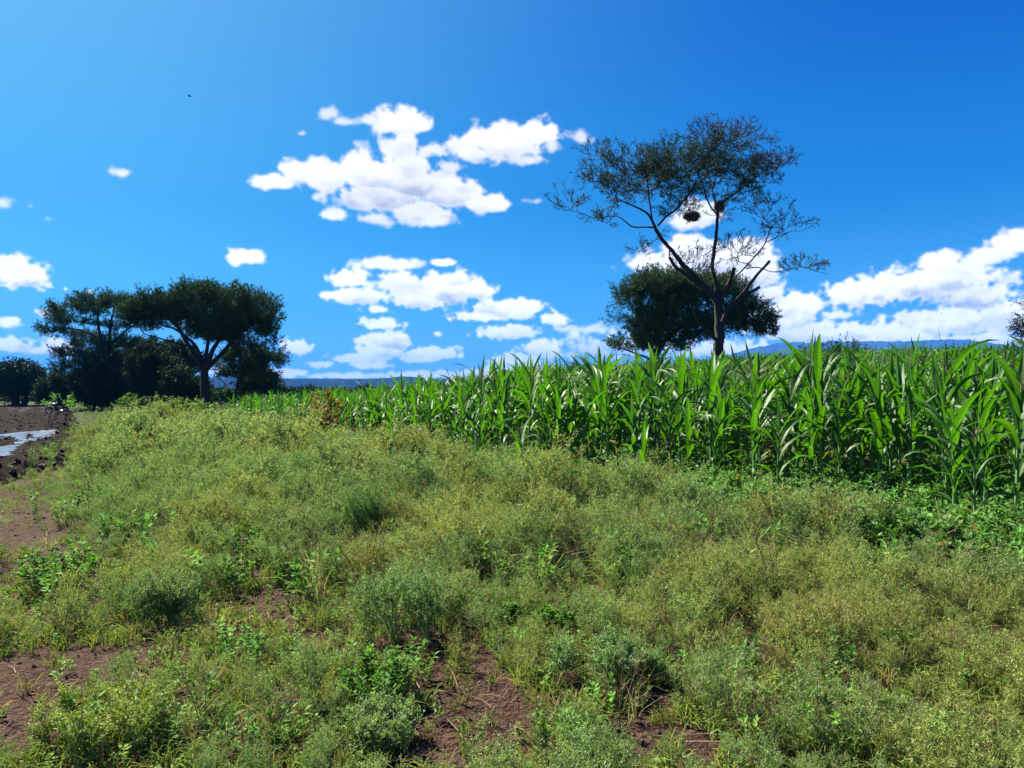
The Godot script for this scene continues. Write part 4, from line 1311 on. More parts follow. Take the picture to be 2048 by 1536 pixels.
	for k in 11000:
		var pd := 5.8 + 20.0 * pow(rng.randf(), 1.4)
		var px := rnd(-0.3, 0.74) * pd
		var deep := into_field(px, pd)
		if deep < -3.2 * smoothstep(1.5, 4.0, px) - 0.4 or deep > 5.0:
			continue
		var q := rng.randi() % 3
		where[q].append(upright(on_ground(px, pd), rnd(0.6, 1.5)))
		tints[q].append(tint(Color(1, 1, 1), 0.3))
	for q in 3:
		stuff("undergrowth", under[q].mesh(), mat, where[q], tints[q], "dark leafy undergrowth crowding the feet of the maize", "undergrowth")


func bushes() -> void:
	rng.seed = 41
	var leaf := matter(0.72, 0.3, Color(0.85, 1.0, 0.35))
	var soft := matter(0.62, 0.35, Color(0.8, 0.84, 0.58))
	# [x, d, width, height, what]
	for b in BUSHES:
		var dull: bool = b[1] > 30.0 and b[1] < 70.0 or b[0] > 5.0
		var s := leafy_bush(b[2], b[3], 1400 if b[1] < 10.0 or b[1] > 35.0 else 1000, b[5], Color(0.06, 0.125, 0.035) if dull else Color(0.08, 0.19, 0.035), Color(0.12, 0.2, 0.04) if dull else Color(0.17, 0.3, 0.04))
		var o := thing("leafy_bush", b[4], "bush", on_ground(b[0], b[1], 0.01), rnd(0, TAU), "leafy bushes among the weeds")
		part("stems", s[0].mesh(), soft, o)
		part("foliage", s[1].mesh(), leaf, o)
	# rounded weed clumps that stand apart
	for b in CLUMPS:
		var stems := Shape.new()
		var all := Shape.new()
		for k in 13:
			var a := rnd(0, TAU)
			var r: float = sqrt(rng.randf()) * b[2] * 0.36
			var w := weed(b[3] * (1.05 - 0.9 * pow(r / b[2], 2.0)) * rnd(0.85, 1.05), 4, 1.0, Color(0.16 * b[5].r, 0.235 * b[5].g, 0.105 * b[5].b), Color(0.44, 0.46, 0.3), 1.1)
			var lean := Basis(Vector3(sin(a), 0, -cos(a)), -r / b[2] * 0.9)
			all.put(w, Transform3D(lean, Vector3(cos(a) * r, 0, sin(a) * r)))
		for k in 9:
			var a := rnd(0, TAU)
			stems.tube([Vector3(0, -0.04, 0), Vector3(cos(a) * 0.1, b[3] * 0.4, sin(a) * 0.1), Vector3(cos(a) * b[2] * 0.3, b[3] * 0.8, sin(a) * b[2] * 0.3)], [0.005, 0.004, 0.002], 3, Color(0.13, 0.15, 0.06))
		var o := thing("weed_clump", b[4], "weed", on_ground(b[0], b[1]), 0.0, "weed clumps that stand apart")
		part("stems", stems.mesh(), soft, o)
		part("foliage", all.mesh(), soft, o)
	# the shrub with red and yellow leaves at the field edge
	var red := leafy_bush(1.8, 1.8, 1500, 0.13, Color(0.19, 0.055, 0.024), Color(0.22, 0.24, 0.03))
	var shrub := thing("red_shrub", "shrub with rusty red and yellow-green leaves at the edge of the maize", "shrub", on_ground(-5.6, 23.6, 0.02))
	part("stems", red[0].mesh(), soft, shrub)
	part("foliage", red[1].mesh(), leaf, shrub)
	# orange blooms under the maize
	var petal := matter(0.6, 0.3, Color(0.8, 0.8, 0.8))
	for b in [[4.55, 8.2, 0.34, "orange flower cluster low at the shaded foot of the maize"], [4.1, 11.2, 0.5, "orange flower cluster beside a stray maize plant"], [5.6, 9.4, 0.6, "small orange flower on a tall stem under the maize"], 
			[5.0, 8.3, 0.5, "red-orange flower among dark undergrowth"], [2.1, 12.2, 0.45, "yellow flower on the weeds before the maize"], [2.8, 11.2, 0.4, "yellow flower pair at the edge of the undergrowth"]]:
		var o := thing("flower", b[3], "flower", on_ground(b[0], b[1]), 0.0, "flowers under the maize")
		var stem := Shape.new()
		stem.tube([Vector3(0, -0.03, 0), Vector3(0.02, b[2] * 0.5, 0.01), Vector3(0, b[2], 0)], [0.004, 0.003, 0.002], 4, Color(0.1, 0.16, 0.05))
		for q in 6:
			var p := Vector3(0, b[2] * rnd(0.2, 0.9), 0)
			stem.leaf(p, p + Vector3(rnd(-1, 1), rnd(0, 0.5), rnd(-1, 1)).normalized() * 0.08, 0.02, Vector3.UP, Color(0.08, 0.16, 0.04))
		part("stem", stem.mesh(), soft, o)
		var yellow: bool = b[3].begins_with("yellow")
		for h in 4:
			var bloom := Shape.new()
			for q in 9:
				var a := TAU * q / 9.0
				var out := Vector3(cos(a), rnd(0.1, 0.6), sin(a)).normalized()
				bloom.leaf(Vector3.ZERO, out * 0.02, 0.006, Vector3.UP, tint(Color(0.75, 0.5, 0.03) if yellow else Color(0.75, 0.2, 0.03), 0.15))
			bloom.ellipsoid(Vector3(0, 0.004, 0), Vector3(0.008, 0.006, 0.008), Basis(), Color(0.4, 0.2, 0.03), 4, 6)
			part("bloom", bloom.mesh(), petal, o).transform = Transform3D(Basis(Vector3(1, 0, 0), rnd(-0.2, 1.0)), Vector3(rnd(-0.04, 0.04), b[2] + rnd(-0.03, 0.02), rnd(-0.03, 0.03)))

# ---------------------------------------------------------------- rider and motorcycle, bird, nests

func capsule(p: Vector3, a: Vector3, b: Vector3, ra: float, rb: float) -> float:
	var ab := b - a
	var t := clampf((p - a).dot(ab) / maxf(ab.length_squared(), 1e-9), 0.0, 1.0)
	return p.distance_to(a + ab * t) - lerpf(ra, rb, t)


func skin_over(bones: Array, cell: float, blend: float, into: Shape) -> void:
	# surface nets over a smooth union of tapered capsules [a, b, ra, rb, colour]
	var lo := Vector3.ONE * 1e9
	var hi := -lo
	for b in bones:
		for q in 2:
			lo = lo.min(b[q] - Vector3.ONE * (b[2 + q] + cell * 2.0))
			hi = hi.max(b[q] + Vector3.ONE * (b[2 + q] + cell * 2.0))
	var nx := int((hi.x - lo.x) / cell) + 2
	var ny := int((hi.y - lo.y) / cell) + 2
	var nz := int((hi.z - lo.z) / cell) + 2
	var f := PackedFloat32Array()
	f.resize(nx * ny * nz)
	for x in nx:
		for y in ny:
			for z in nz:
				var p := lo + Vector3(x, y, z) * cell
				var d := 1e9
				for b in bones:
					var e := capsule(p, b[0], b[1], b[2], b[3])
					var h := maxf(blend - absf(d - e), 0.0) / blend
					d = minf(d, e) - h * h * blend * 0.25
				f[(x * ny + y) * nz + z] = d
	var at := func(x, y, z): return f[(x * ny + y) * nz + z]
	var grad := func(p: Vector3) -> Vector3:
		var q := (p - lo) / cell
		var x := clampi(int(q.x), 1, nx - 3)
		var y := clampi(int(q.y), 1, ny - 3)
		var z := clampi(int(q.z), 1, nz - 3)
		return Vector3(at.call(x + 1, y, z) - at.call(x - 1, y, z) + at.call(x + 2, y, z) - at.call(x, y, z), at.call(x, y + 1, z) - at.call(x, y - 1, z) + at.call(x, y + 2, z) - at.call(x, y, z), at.call(x, y, z + 1) - at.call(x, y, z - 1) + at.call(x, y, z + 2) - at.call(x, y, z)).normalized()
	var verts := {}
	for x in nx - 1:
		for y in ny - 1:
			for z in nz - 1:
				var inside := 0
				for k in 8:
					if f[((x + (k & 1)) * ny + y + ((k >> 1) & 1)) * nz + z + (k >> 2)] < 0.0:
						inside += 1
				if inside == 0 or inside == 8:
					continue
				var sum := Vector3.ZERO
				var n := 0
				for e in [[0, 1], [2, 3], [4, 5], [6, 7], [0, 2], [1, 3], [4, 6], [5, 7], [0, 4], [1, 5], [2, 6], [3, 7]]:
					var pa := Vector3(e[0] & 1, (e[0] >> 1) & 1, e[0] >> 2)
					var pb := Vector3(e[1] & 1, (e[1] >> 1) & 1, e[1] >> 2)
					var fa: float = f[((x + int(pa.x)) * ny + y + int(pa.y)) * nz + z + int(pa.z)]
					var fb: float = f[((x + int(pb.x)) * ny + y + int(pb.y)) * nz + z + int(pb.z)]
					if (fa < 0.0) != (fb < 0.0):
						sum += pa.lerp(pb, fa / (fa - fb))
						n += 1
				var p := lo + (Vector3(x, y, z) + sum / n) * cell
				var best := 1e9
				var col := Color.BLACK
				for b in bones:
					var e := capsule(p, b[0], b[1], b[2], b[3])
					if e < best:
						best = e
						col = b[4]
				verts[Vector3i(x, y, z)] = [p, grad.call(p), col]
	for x in range(1, nx - 1):
		for y in range(1, ny - 1):
			for z in range(1, nz - 1):
				var here: bool = f[(x * ny + y) * nz + z] < 0.0
				for axis in 3:
					var o := Vector3i(int(axis == 0), int(axis == 1), int(axis == 2))
					var there: bool = f[((x + o.x) * ny + y + o.y) * nz + z + o.z] < 0.0
					if here == there:
						continue
					var u := Vector3i(int(axis == 1), int(axis == 2), int(axis == 0))
					var w := Vector3i(int(axis == 2), int(axis == 0), int(axis == 1))
					var c := Vector3i(x, y, z)
					var q := [c, c - u, c - u - w, c - w]
					if not q.all(func(k): return verts.has(k)):
						continue
					var order := [0, 1, 2, 0, 2, 3] if here else [0, 2, 1, 0, 3, 2]
					for k in order:
						var vert: Array = verts[q[k]]
						into.v.append(vert[0])
						into.n.append(vert[1])
						into.c.append(vert[2])


func rider() -> void:
	var dark := matter(0.45, 0.5)
	var metal := matter(0.3, 0.5)
	metal.metallic = 0.8
	var rubber := matter(0.85, 0.3)
	var cloth := matter(0.85, 0.3)
	var at := on_ground(-40.0, 68.0)
	var turn := 0.12
	var m := thing("motorcycle", "dark motorcycle with a rider standing at the end of the muddy track", "motorcycle", at, turn)
	for x: float in [-0.68, 0.62]:
		var tyre := Shape.new()
		var rim := Shape.new()
		var ring := []
		var ring2 := []
		for k in 25:
			var a := TAU * k / 24.0
			ring.append(Vector3(cos(a) * 0.265, sin(a) * 0.265, 0))
			ring2.append(Vector3(cos(a) * 0.215, sin(a) * 0.215, 0))
		var r1 := []
		var r2 := []
		for k in 25:
			r1.append(0.045)
			r2.append(0.014)
		tyre.tube(ring, r1, 8, Color(0.012, 0.012, 0.012))
		rim.tube(ring2, r2, 6, Color(0.35, 0.35, 0.36))
		for k in 14:
			var a := TAU * k / 14.0
			rim.strip(Vector3(cos(a) * 0.03, sin(a) * 0.03, 0), Vector3(cos(a) * 0.215, sin(a) * 0.215, 0), 0.003, 0.003, Vector3.BACK, Color(0.4, 0.4, 0.4))
		rim.tube([Vector3(0, 0, -0.07), Vector3(0, 0, 0.07)], [0.04, 0.04], 10, Color(0.2, 0.2, 0.2), true)
		var w := Node3D.new()
		w.name = "wheel"
		m.add_child(w, true)
		w.position = Vector3(x, 0.305, 0)
		part("tyre", tyre.mesh(), rubber, w)
		part("rim", rim.mesh(), metal, w)
	var black := Color(0.02, 0.02, 0.022)
	var s := Shape.new()
	for z: float in [-0.09, 0.09]:
		s.tube([Vector3(-0.68, 0.30, z), Vector3(-0.52, 0.70, z), Vector3(-0.44, 0.92, z)], [0.022, 0.026, 0.024], 8, Color(0.3, 0.3, 0.31), true)
	part("fork", s.mesh(), metal, m)
	s = Shape.new()
	s.tube([Vector3(-0.46, 0.85, 0), Vector3(-0.2, 0.5, 0), Vector3(0.1, 0.42, 0), Vector3(0.3, 0.72, 0), Vector3(-0.4, 0.78, 0)], [0.025, 0.025, 0.025, 0.025, 0.025], 8, black)
	for z: float in [-0.08, 0.08]:
		s.tube([Vector3(0.12, 0.40, z), Vector3(0.62, 0.305, z)], [0.024, 0.02], 6, black, true)
		s.tube([Vector3(0.6, 0.33, z), Vector3(0.48, 0.72, z)], [0.024, 0.022], 6, black, true)
	part("frame", s.mesh(), dark, m)
	s = Shape.new()
	s.ellipsoid(Vector3(-0.2, 0.84, 0), Vector3(0.26, 0.12, 0.13), Basis(Vector3.BACK, -0.12), Color(0.10, 0.012, 0.012), 10, 16)
	part("fuel_tank", s.mesh(), dark, m)
	s = Shape.new()
	s.tube([Vector3(0.0, 0.82, 0), Vector3(0.2, 0.8, 0), Vector3(0.5, 0.83, 0), Vector3(0.72, 0.86, 0)], [0.06, 0.1, 0.1, 0.06], 10, black, true)
	part("seat", s.mesh(), rubber, m)
	s = Shape.new()
	s.box(Vector3(-0.05, 0.4, 0), Vector3(0.34, 0.22, 0.24), Basis(), Color(0.1, 0.1, 0.1))
	for k in 5:
		s.box(Vector3(-0.12, 0.53 + 0.03 * k, 0), Vector3(0.15, 0.014, 0.18), Basis(Vector3.BACK, 0.3), Color(0.14, 0.14, 0.14))
	part("engine", s.mesh(), metal, m)
	s = Shape.new()
	s.tube([Vector3(-0.2, 0.45, 0.12), Vector3(-0.15, 0.25, 0.14), Vector3(0.2, 0.26, 0.15), Vector3(0.85, 0.36, 0.16)], [0.02, 0.022, 0.035, 0.04], 8, Color(0.4, 0.4, 0.4), true)
	part("exhaust", s.mesh(), metal, m)
	s = Shape.new()
	s.tube([Vector3(-0.36, 1.06, -0.38), Vector3(-0.42, 1.04, -0.2), Vector3(-0.46, 0.96, 0), Vector3(-0.42, 1.04, 0.2), Vector3(-0.36, 1.06, 0.38)], [0.014, 0.013, 0.013, 0.013, 0.014], 8, black, true)
	part("handlebar", s.mesh(), dark, m)
	s = Shape.new()
	s.ellipsoid(Vector3(-0.56, 0.9, 0), Vector3(0.07, 0.09, 0.09), Basis(), Color(0.3, 0.3, 0.3), 8, 12)
	part("headlight", s.mesh(), metal, m)
	for w in [[-0.68, 0.45, 2.2], [0.62, 0.6, 2.4]]:
		s = Shape.new()
		var p := []
		var r := []
		for k in 9:
			var a: float = lerpf(w[1], w[2], k / 8.0)
			p.append(Vector3(w[0], 0.305, 0) + Vector3(cos(a), sin(a), 0) * 0.35)
			r.append(0.045 if k % 8 else 0.03)
		s.tube(p, r, 6, black, true)
		part("mudguard", s.mesh(), dark, m)
	for z: float in [-1.0, 1.0]:
		s = Shape.new()
		s.tube([Vector3(-0.38, 1.06, 0.22 * z), Vector3(-0.33, 1.2, 0.27 * z)], [0.006, 0.005], 6, black)
		s.ellipsoid(Vector3(-0.33, 1.24, 0.29 * z), Vector3(0.015, 0.04, 0.06), Basis(), black, 6, 8)
		part("mirror", s.mesh(), dark, m)
		s = Shape.new()
		s.tube([Vector3(-0.02, 0.32, 0.1 * z), Vector3(-0.02, 0.32, 0.26 * z)], [0.016, 0.016], 8, black, true)
		part("foot_peg", s.mesh(), rubber, m)
	# the rider: one continuous body
	var jacket := Color(0.012, 0.016, 0.035)
	var trousers := Color(0.02, 0.022, 0.03)
	var skin := Color(0.09, 0.045, 0.028)
	var shoe := Color(0.015, 0.013, 0.012)
	var bones := [[Vector3(0.26, 0.97, -0.07), Vector3(0.26, 0.97, 0.07), 0.135, 0.135, trousers], [Vector3(0.25, 1.0, 0), Vector3(0.14, 1.26, 0), 0.135, 0.15, jacket],
		[Vector3(0.11, 1.36, -0.13), Vector3(0.11, 1.36, 0.13), 0.085, 0.085, jacket], [Vector3(0.11, 1.4, 0), Vector3(0.06, 1.5, 0), 0.06, 0.055, skin]]
	for z: float in [-1.0, 1.0]:
		bones.append_array([[Vector3(0.1, 1.37, 0.19 * z), Vector3(-0.08, 1.13, 0.31 * z), 0.062, 0.05, jacket], [Vector3(-0.08, 1.13, 0.31 * z), Vector3(-0.30, 1.095, 0.30 * z), 0.05, 0.034, jacket],
			[Vector3(0.24, 0.96, 0.1 * z), Vector3(-0.16, 0.80, 0.2 * z), 0.095, 0.07, trousers], [Vector3(-0.16, 0.80, 0.2 * z), Vector3(0.04, 0.44, 0.2 * z), 0.066, 0.045, trousers], [Vector3(0.06, 0.40, 0.2 * z), Vector3(-0.13, 0.37, 0.21 * z), 0.045, 0.038, shoe]])
	var body := Shape.new()
	skin_over(bones, 0.026, 0.05, body)
	# head with brow, nose, jaw and ears
	var h := Vector3(0.025, 1.615, 0)
	skin_over([[h + Vector3(0.02, 0.03, 0), h + Vector3(-0.015, 0.03, 0), 0.088, 0.085, skin], [h + Vector3(-0.01, -0.05, 0), h + Vector3(-0.05, -0.075, 0), 0.06, 0.045, skin], [h + Vector3(-0.095, 0.01, 0), h + Vector3(-0.115, -0.025, 0), 0.012, 0.016, skin],
		[h + Vector3(-0.085, 0.035, -0.03), h + Vector3(-0.085, 0.035, 0.03), 0.018, 0.018, skin], [h + Vector3(-0.09, -0.065, -0.018), h + Vector3(-0.09, -0.065, 0.018), 0.012, 0.012, Color(0.1, 0.04, 0.03)],
		[h + Vector3(0.015, 0.02, -0.09), h + Vector3(0.02, -0.02, -0.09), 0.018, 0.012, skin], [h + Vector3(0.015, 0.02, 0.09), h + Vector3(0.02, -0.02, 0.09), 0.018, 0.012, skin], [h + Vector3(0.03, -0.06, 0), h + Vector3(0.045, -0.13, 0), 0.055, 0.055, skin]], 0.011, 0.02, body)
	for z: float in [-1.0, 1.0]:
		body.ellipsoid(h + Vector3(-0.092, 0.012, 0.032 * z), Vector3(0.012, 0.009, 0.013), Basis(), Color(0.3, 0.28, 0.26), 6, 8)
		var hand := []
		var wrist := Vector3(-0.30, 1.095, 0.30 * z)
		hand.append([wrist, Vector3(-0.355, 1.09, 0.30 * z), 0.03, 0.032, skin])
		for k in 4:
			var fz: float = (0.265 + 0.022 * k) * z
			var longer: float = [0.9, 1.05, 1.0, 0.85][k]
			hand.append([Vector3(-0.36, 1.10, fz), Vector3(-0.36 - 0.035 * longer, 1.085, fz), 0.010, 0.0095, skin])
			hand.append([Vector3(-0.36 - 0.035 * longer, 1.085, fz), Vector3(-0.36 - 0.028 * longer, 1.05, fz), 0.0095, 0.009, skin])
			hand.append([Vector3(-0.36 - 0.028 * longer, 1.05, fz), Vector3(-0.365, 1.036, fz), 0.009, 0.008, skin])
		hand.append([Vector3(-0.335, 1.08, 0.268 * z), Vector3(-0.345, 1.05, 0.255 * z), 0.012, 0.011, skin])
		hand.append([Vector3(-0.345, 1.05, 0.255 * z), Vector3(-0.375, 1.036, 0.262 * z), 0.011, 0.009, skin])
		skin_over(hand, 0.007, 0.008, body)
	var p := thing("person", "person in dark clothes sitting astride the motorcycle, hands on the handlebar", "person", at, turn)
	part("body", body.mesh(), cloth, p)
	s = Shape.new()
	s.ellipsoid(h + Vector3(0.018, 0.052, 0), Vector3(0.1, 0.085, 0.095), Basis(Vector3.BACK, 0.25), Color(0.012, 0.011, 0.01), 10, 14)
	part("hair", s.mesh(), cloth, p)


func bird() -> void:
	var o := thing("bird", "small dark bird gliding high in the blue sky", "bird", Vector3(-16.7, 17.1, -40.0), 0.25)
	var m := matter(0.8, 0.3)
	var dark := Color(0.02, 0.02, 0.022)
	var s := Shape.new()
	s.tube([Vector3(-0.1, 0, 0), Vector3(-0.075, 0.004, 0), Vector3(-0.03, 0.002, 0), Vector3(0.05, 0, 0), Vector3(0.1, 0.0, 0)], [0.002, 0.016, 0.026, 0.018, 0.006], 8, dark)
	part("body", s.mesh(), m, o)
	for z: float in [-1.0, 1.0]:
		s = Shape.new()
		var a := [Vector3(-0.04, 0.01, 0.015 * z), Vector3(-0.055, 0.03, 0.09 * z), Vector3(-0.01, 0.012, 0.21 * z)]
		var b := [Vector3(0.035, 0.006, 0.015 * z), Vector3(0.01, 0.026, 0.09 * z), Vector3(0.0, 0.012, 0.21 * z)]
		for k in 2:
			s.quad(a[k], a[k + 1], b[k + 1], b[k], dark)
			s.quad(a[k] - Vector3(0, 0.006, 0), b[k] - Vector3(0, 0.004, 0), b[k + 1] - Vector3(0, 0.003, 0), a[k + 1] - Vector3(0, 0.004, 0), dark)
		part("wing", s.mesh(), m, o)
	s = Shape.new()
	s.leaf(Vector3(0.08, 0, 0), Vector3(0.17, 0.002, 0), 0.03, Vector3.UP, dark, 0.1)
	part("tail", s.mesh(), m, o)


func nests() -> void:
	rng.seed = 61
	var m := matter(0.9, 0.2)
	var spots := [[-1.25, 9.6, -0.1, 0.46, 0.3, "large ragged stick nest hanging in the fork of the tall acacia"], [-0.02, 9.95, 0.35, 0.26, 0.34, "smaller stick nest on the middle limb of the tall acacia"]]
	for b in spots:
		var o := thing("bird_nest", b[5], "nest", on_ground(TALL.at.x, TALL.at.y) + Vector3(b[0], b[1], b[2]))
		var core := Shape.new()
		for k in 7:
			core.ellipsoid(ball() * Vector3(b[3] * 1.3, b[4] * 0.8, b[3]) * 0.6, Vector3(b[3], b[4], b[3]) * rnd(0.3, 0.5), Basis(Vector3.BACK, rnd(-0.6, 0.6)), Color(0.10, 0.08, 0.055), 6, 9)
		part("bowl", core.mesh(), m, o)
		var sticks := Shape.new()
		for k in 700:
			var q := ball().normalized()
			var p := q * Vector3(b[3], b[4], b[3] * 0.8) * rnd(0.45, 0.95)
			var dir := (q + ball() * 0.9 - Vector3(0, 0.25, 0)).normalized() * rnd(0.1, 0.3)
			sticks.strip(p - dir * 0.5, p + dir * 0.5, 0.012, 0.006, ball(), tint(Color(0.10, 0.08, 0.055), 0.4))
		part("sticks", sticks.mesh(), m, o)

# ---------------------------------------------------------------- ground, track, hills

func ground_sheet() -> void:
	var sides := []
	var a := -180.0
	while a < 180.0:
		sides.append(a)
		a += 0.36 if absf(a) < 50.0 else 6.0
	sides.append(180.0)
	var rings := [0.3]
	while rings[-1] < 70.0:
		rings.append(rings[-1] * (1.011 if rings[-1] > 3.0 else 1.25))
	while rings[-1] < 9500.0:
		rings.append(rings[-1] * 1.06)
	var n := sides.size()
	var v := PackedVector3Array()
	var c := PackedColorArray()
	var idx := PackedInt32Array()
	var soil := Color(0.105, 0.062, 0.047)
	var mud := Color(0.016, 0.0125, 0.0115)
	var scrub := Color(0.045, 0.07, 0.025)
	for r in rings:
		for s in sides:
			var x: float = r * sin(deg_to_rad(s))
			var z: float = -r * cos(deg_to_rad(s))
			v.append(Vector3(x, ground(x, z), z))
			var col := soil
			var k := 0.85 + 0.4 * relief.get_noise_2d(x * 3.0 + 500.0, z * 3.0)
			if r < 120.0:
				var side := road_side(x, -z)
				if -z > 8.0:
					col = col.lerp(mud, smoothstep(1.2, -0.3, side + relief.get_noise_2d(x * 6.0, z * 6.0)))
				col = Color(col.r * k, col.g * k, col.b * k)
				if side < -8.0 - 3.0 * relief.get_noise_2d(x, z) and -z > 20.0:
					col = scrub
				if side > 0.6 and -z > 30.0:
					col = col.lerp(scrub, smoothstep(30.0, 50.0, -z))
			else:
				k = 0.8 + 0.9 * patch.get_noise_2d(x * 0.5, z * 0.5)
				col = Color(scrub.r * k, scrub.g * k, scrub.b * k)
			c.append(col)
	for j in rings.size() - 1:
		for i in n - 1:
			var p := j * n + i
			idx.append_array(PackedInt32Array([p, p + n, p + n + 1, p, p + n + 1, p + 1]))
	var st := SurfaceTool.new()
	var arrays := []
	arrays.resize(Mesh.ARRAY_MAX)
	arrays[Mesh.ARRAY_VERTEX] = v
	arrays[Mesh.ARRAY_COLOR] = c
	arrays[Mesh.ARRAY_INDEX] = idx
	var m := ArrayMesh.new()
	m.add_surface_from_arrays(Mesh.PRIMITIVE_TRIANGLES, arrays)
	st.create_from(m, 0)
	st.generate_normals()
	m = st.commit()
	var mat := matter(0.95, 0.2)
	mat.uv1_triplanar = true
	mat.uv1_world_triplanar = true
	mat.uv1_scale = Vector3(0.9, 0.9, 0.9)
	mat.albedo_texture = noise_texture(0.012, 8, [[0.0, Color(0.55, 0.52, 0.5)], [0.45, Color(0.8, 0.78, 0.77)], [0.7, Color(1, 1, 1)], [1.0, Color(1.0, 0.95, 0.9)]], 6, 1024)
	mat.heightmap_enabled = true
	mat.heightmap_texture = noise_texture(0.02, 15, [], 6, 1024)
	mat.heightmap_scale = 5.0
	structure("ground", m, mat, "red-brown soil of the verge, the muddy track and the plain beyond", "ground")


func track() -> void:
	var v := PackedVector3Array()
	var c := PackedColorArray()
	var idx := PackedInt32Array()
	var across := 96
	var rows := 0
	var d := 12.0
	while d < 95.0:
		for j in across + 1:
			var s := lerpf(-8.0, 1.3, float(j) / across)
			var x := s / 0.86 - 0.585 * d - 2.6 * smoothstep(23.0, 14.0, d)
			v.append(Vector3(x, track_height(x, -d), -d))
			var k := 0.8 + 0.9 * relief.get_noise_2d(x * 7.0, d * 7.0 + 200.0)
			c.append(Color(0.016 * k, 0.0118 * k, 0.01 * k))
		rows += 1
		d *= 1.0055
	for i in rows - 1:
		for j in across:
			var p := i * (across + 1) + j
			idx.append_array(PackedInt32Array([p, p + across + 1, p + across + 2, p, p + across + 2, p + 1]))
	var st := SurfaceTool.new()
	var arrays := []
	arrays.resize(Mesh.ARRAY_MAX)
	arrays[Mesh.ARRAY_VERTEX] = v
	arrays[Mesh.ARRAY_COLOR] = c
	arrays[Mesh.ARRAY_INDEX] = idx
	var m := ArrayMesh.new()
	m.add_surface_from_arrays(Mesh.PRIMITIVE_TRIANGLES, arrays)
	st.create_from(m, 0)
	st.generate_normals()
	structure("dirt_track", st.commit(), matter(1.0, 0.1), "dark churned muddy track with ruts and broken ridges", "track")


func puddles() -> void:
	# standing water in the low parts of the track
	var s := Shape.new()
	var mat := StandardMaterial3D.new()
	mat.albedo_color = Color(0.10, 0.09, 0.08).linear_to_srgb()
	mat.roughness = 0.15
	mat.metallic_specular = 0.6
	for w in [[-23.0, 32.0, 6.0, 8.5]]:
		var cells := 120
		for j in cells:
			for i in cells:
				var q := []
				for k in [[0, 0], [0, 1], [1, 1], [1, 0]]:
					var x: float = w[0] + (2.0 * (i + k[1]) / cells - 1.0) * w[2]
					var z: float = -w[1] + (2.0 * (j + k[0]) / cells - 1.0) * w[3]
					var film := relief.get_noise_2d(x * 7.0, z * 3.0 + 400.0) * 0.07 + relief.get_noise_2d(x * 30.0, z * 16.0 + 400.0) * 0.006
					q.append(Vector3(x, lie(w[0], z) + 0.03 + film, z))
				if Vector2((q[0].x - w[0]) / w[2], (q[0].z + w[1]) / w[3]).length() < 1.0:
					s.quad(q[0], q[3], q[2], q[1], Color.WHITE)
	structure("puddle_water", s.mesh(), mat, "shallow silty water lying in the ruts of the muddy track and mirroring the sky", "water")


func scrub() -> void:
	# the far bush that closes the plain before the hills
	rng.seed = 71
	var mat := matter(0.8, 0.2, Color(0.4, 0.45, 0.2))
	for k in 3:
		var s := Shape.new()
		for q in 420:
			var p := ball().normalized() * pow(rng.randf(), 0.3)
			p = Vector3(p.x * (1.0 + 0.3 * k), absf(p.y) * 0.9 - 0.05, p.z)
			p *= 1.0 + 0.5 * relief.get_noise_3dv(p * 12.0 + Vector3(k * 30, 0, 0))
			s.leaf(p, p + ball().normalized() * 0.28, 0.09, ball(), tint(Color(0.04, 0.07, 0.022), 0.4))
		var where := []
		var tints := []
		for q in 2400:
			var d := 85.0 * pow(16.0, rng.randf())
			var x := rnd(-0.72, 0.25) * d
			if d < 130.0 and road_side(x, d) < 4.0 or d < 100.0 and x > -0.4 * d and x < -0.05 * d:
				continue
			var size := rnd(0.8, 2.4) * (1.0 + 0.4 * smoothstep(100.0, 500.0, d))
			where.append(Transform3D(Basis(Vector3.UP, rnd(0, TAU)).scaled(Vector3(size, size * rnd(0.6, 1.0), size)), on_ground(x, d, 0.1)))
			tints.append(tint(Color(1, 1, 1), 0.35))
		stuff("far_scrub", s.mesh(), mat, where, tints, "low dark bush covering the plain before the blue hills", "scrub")


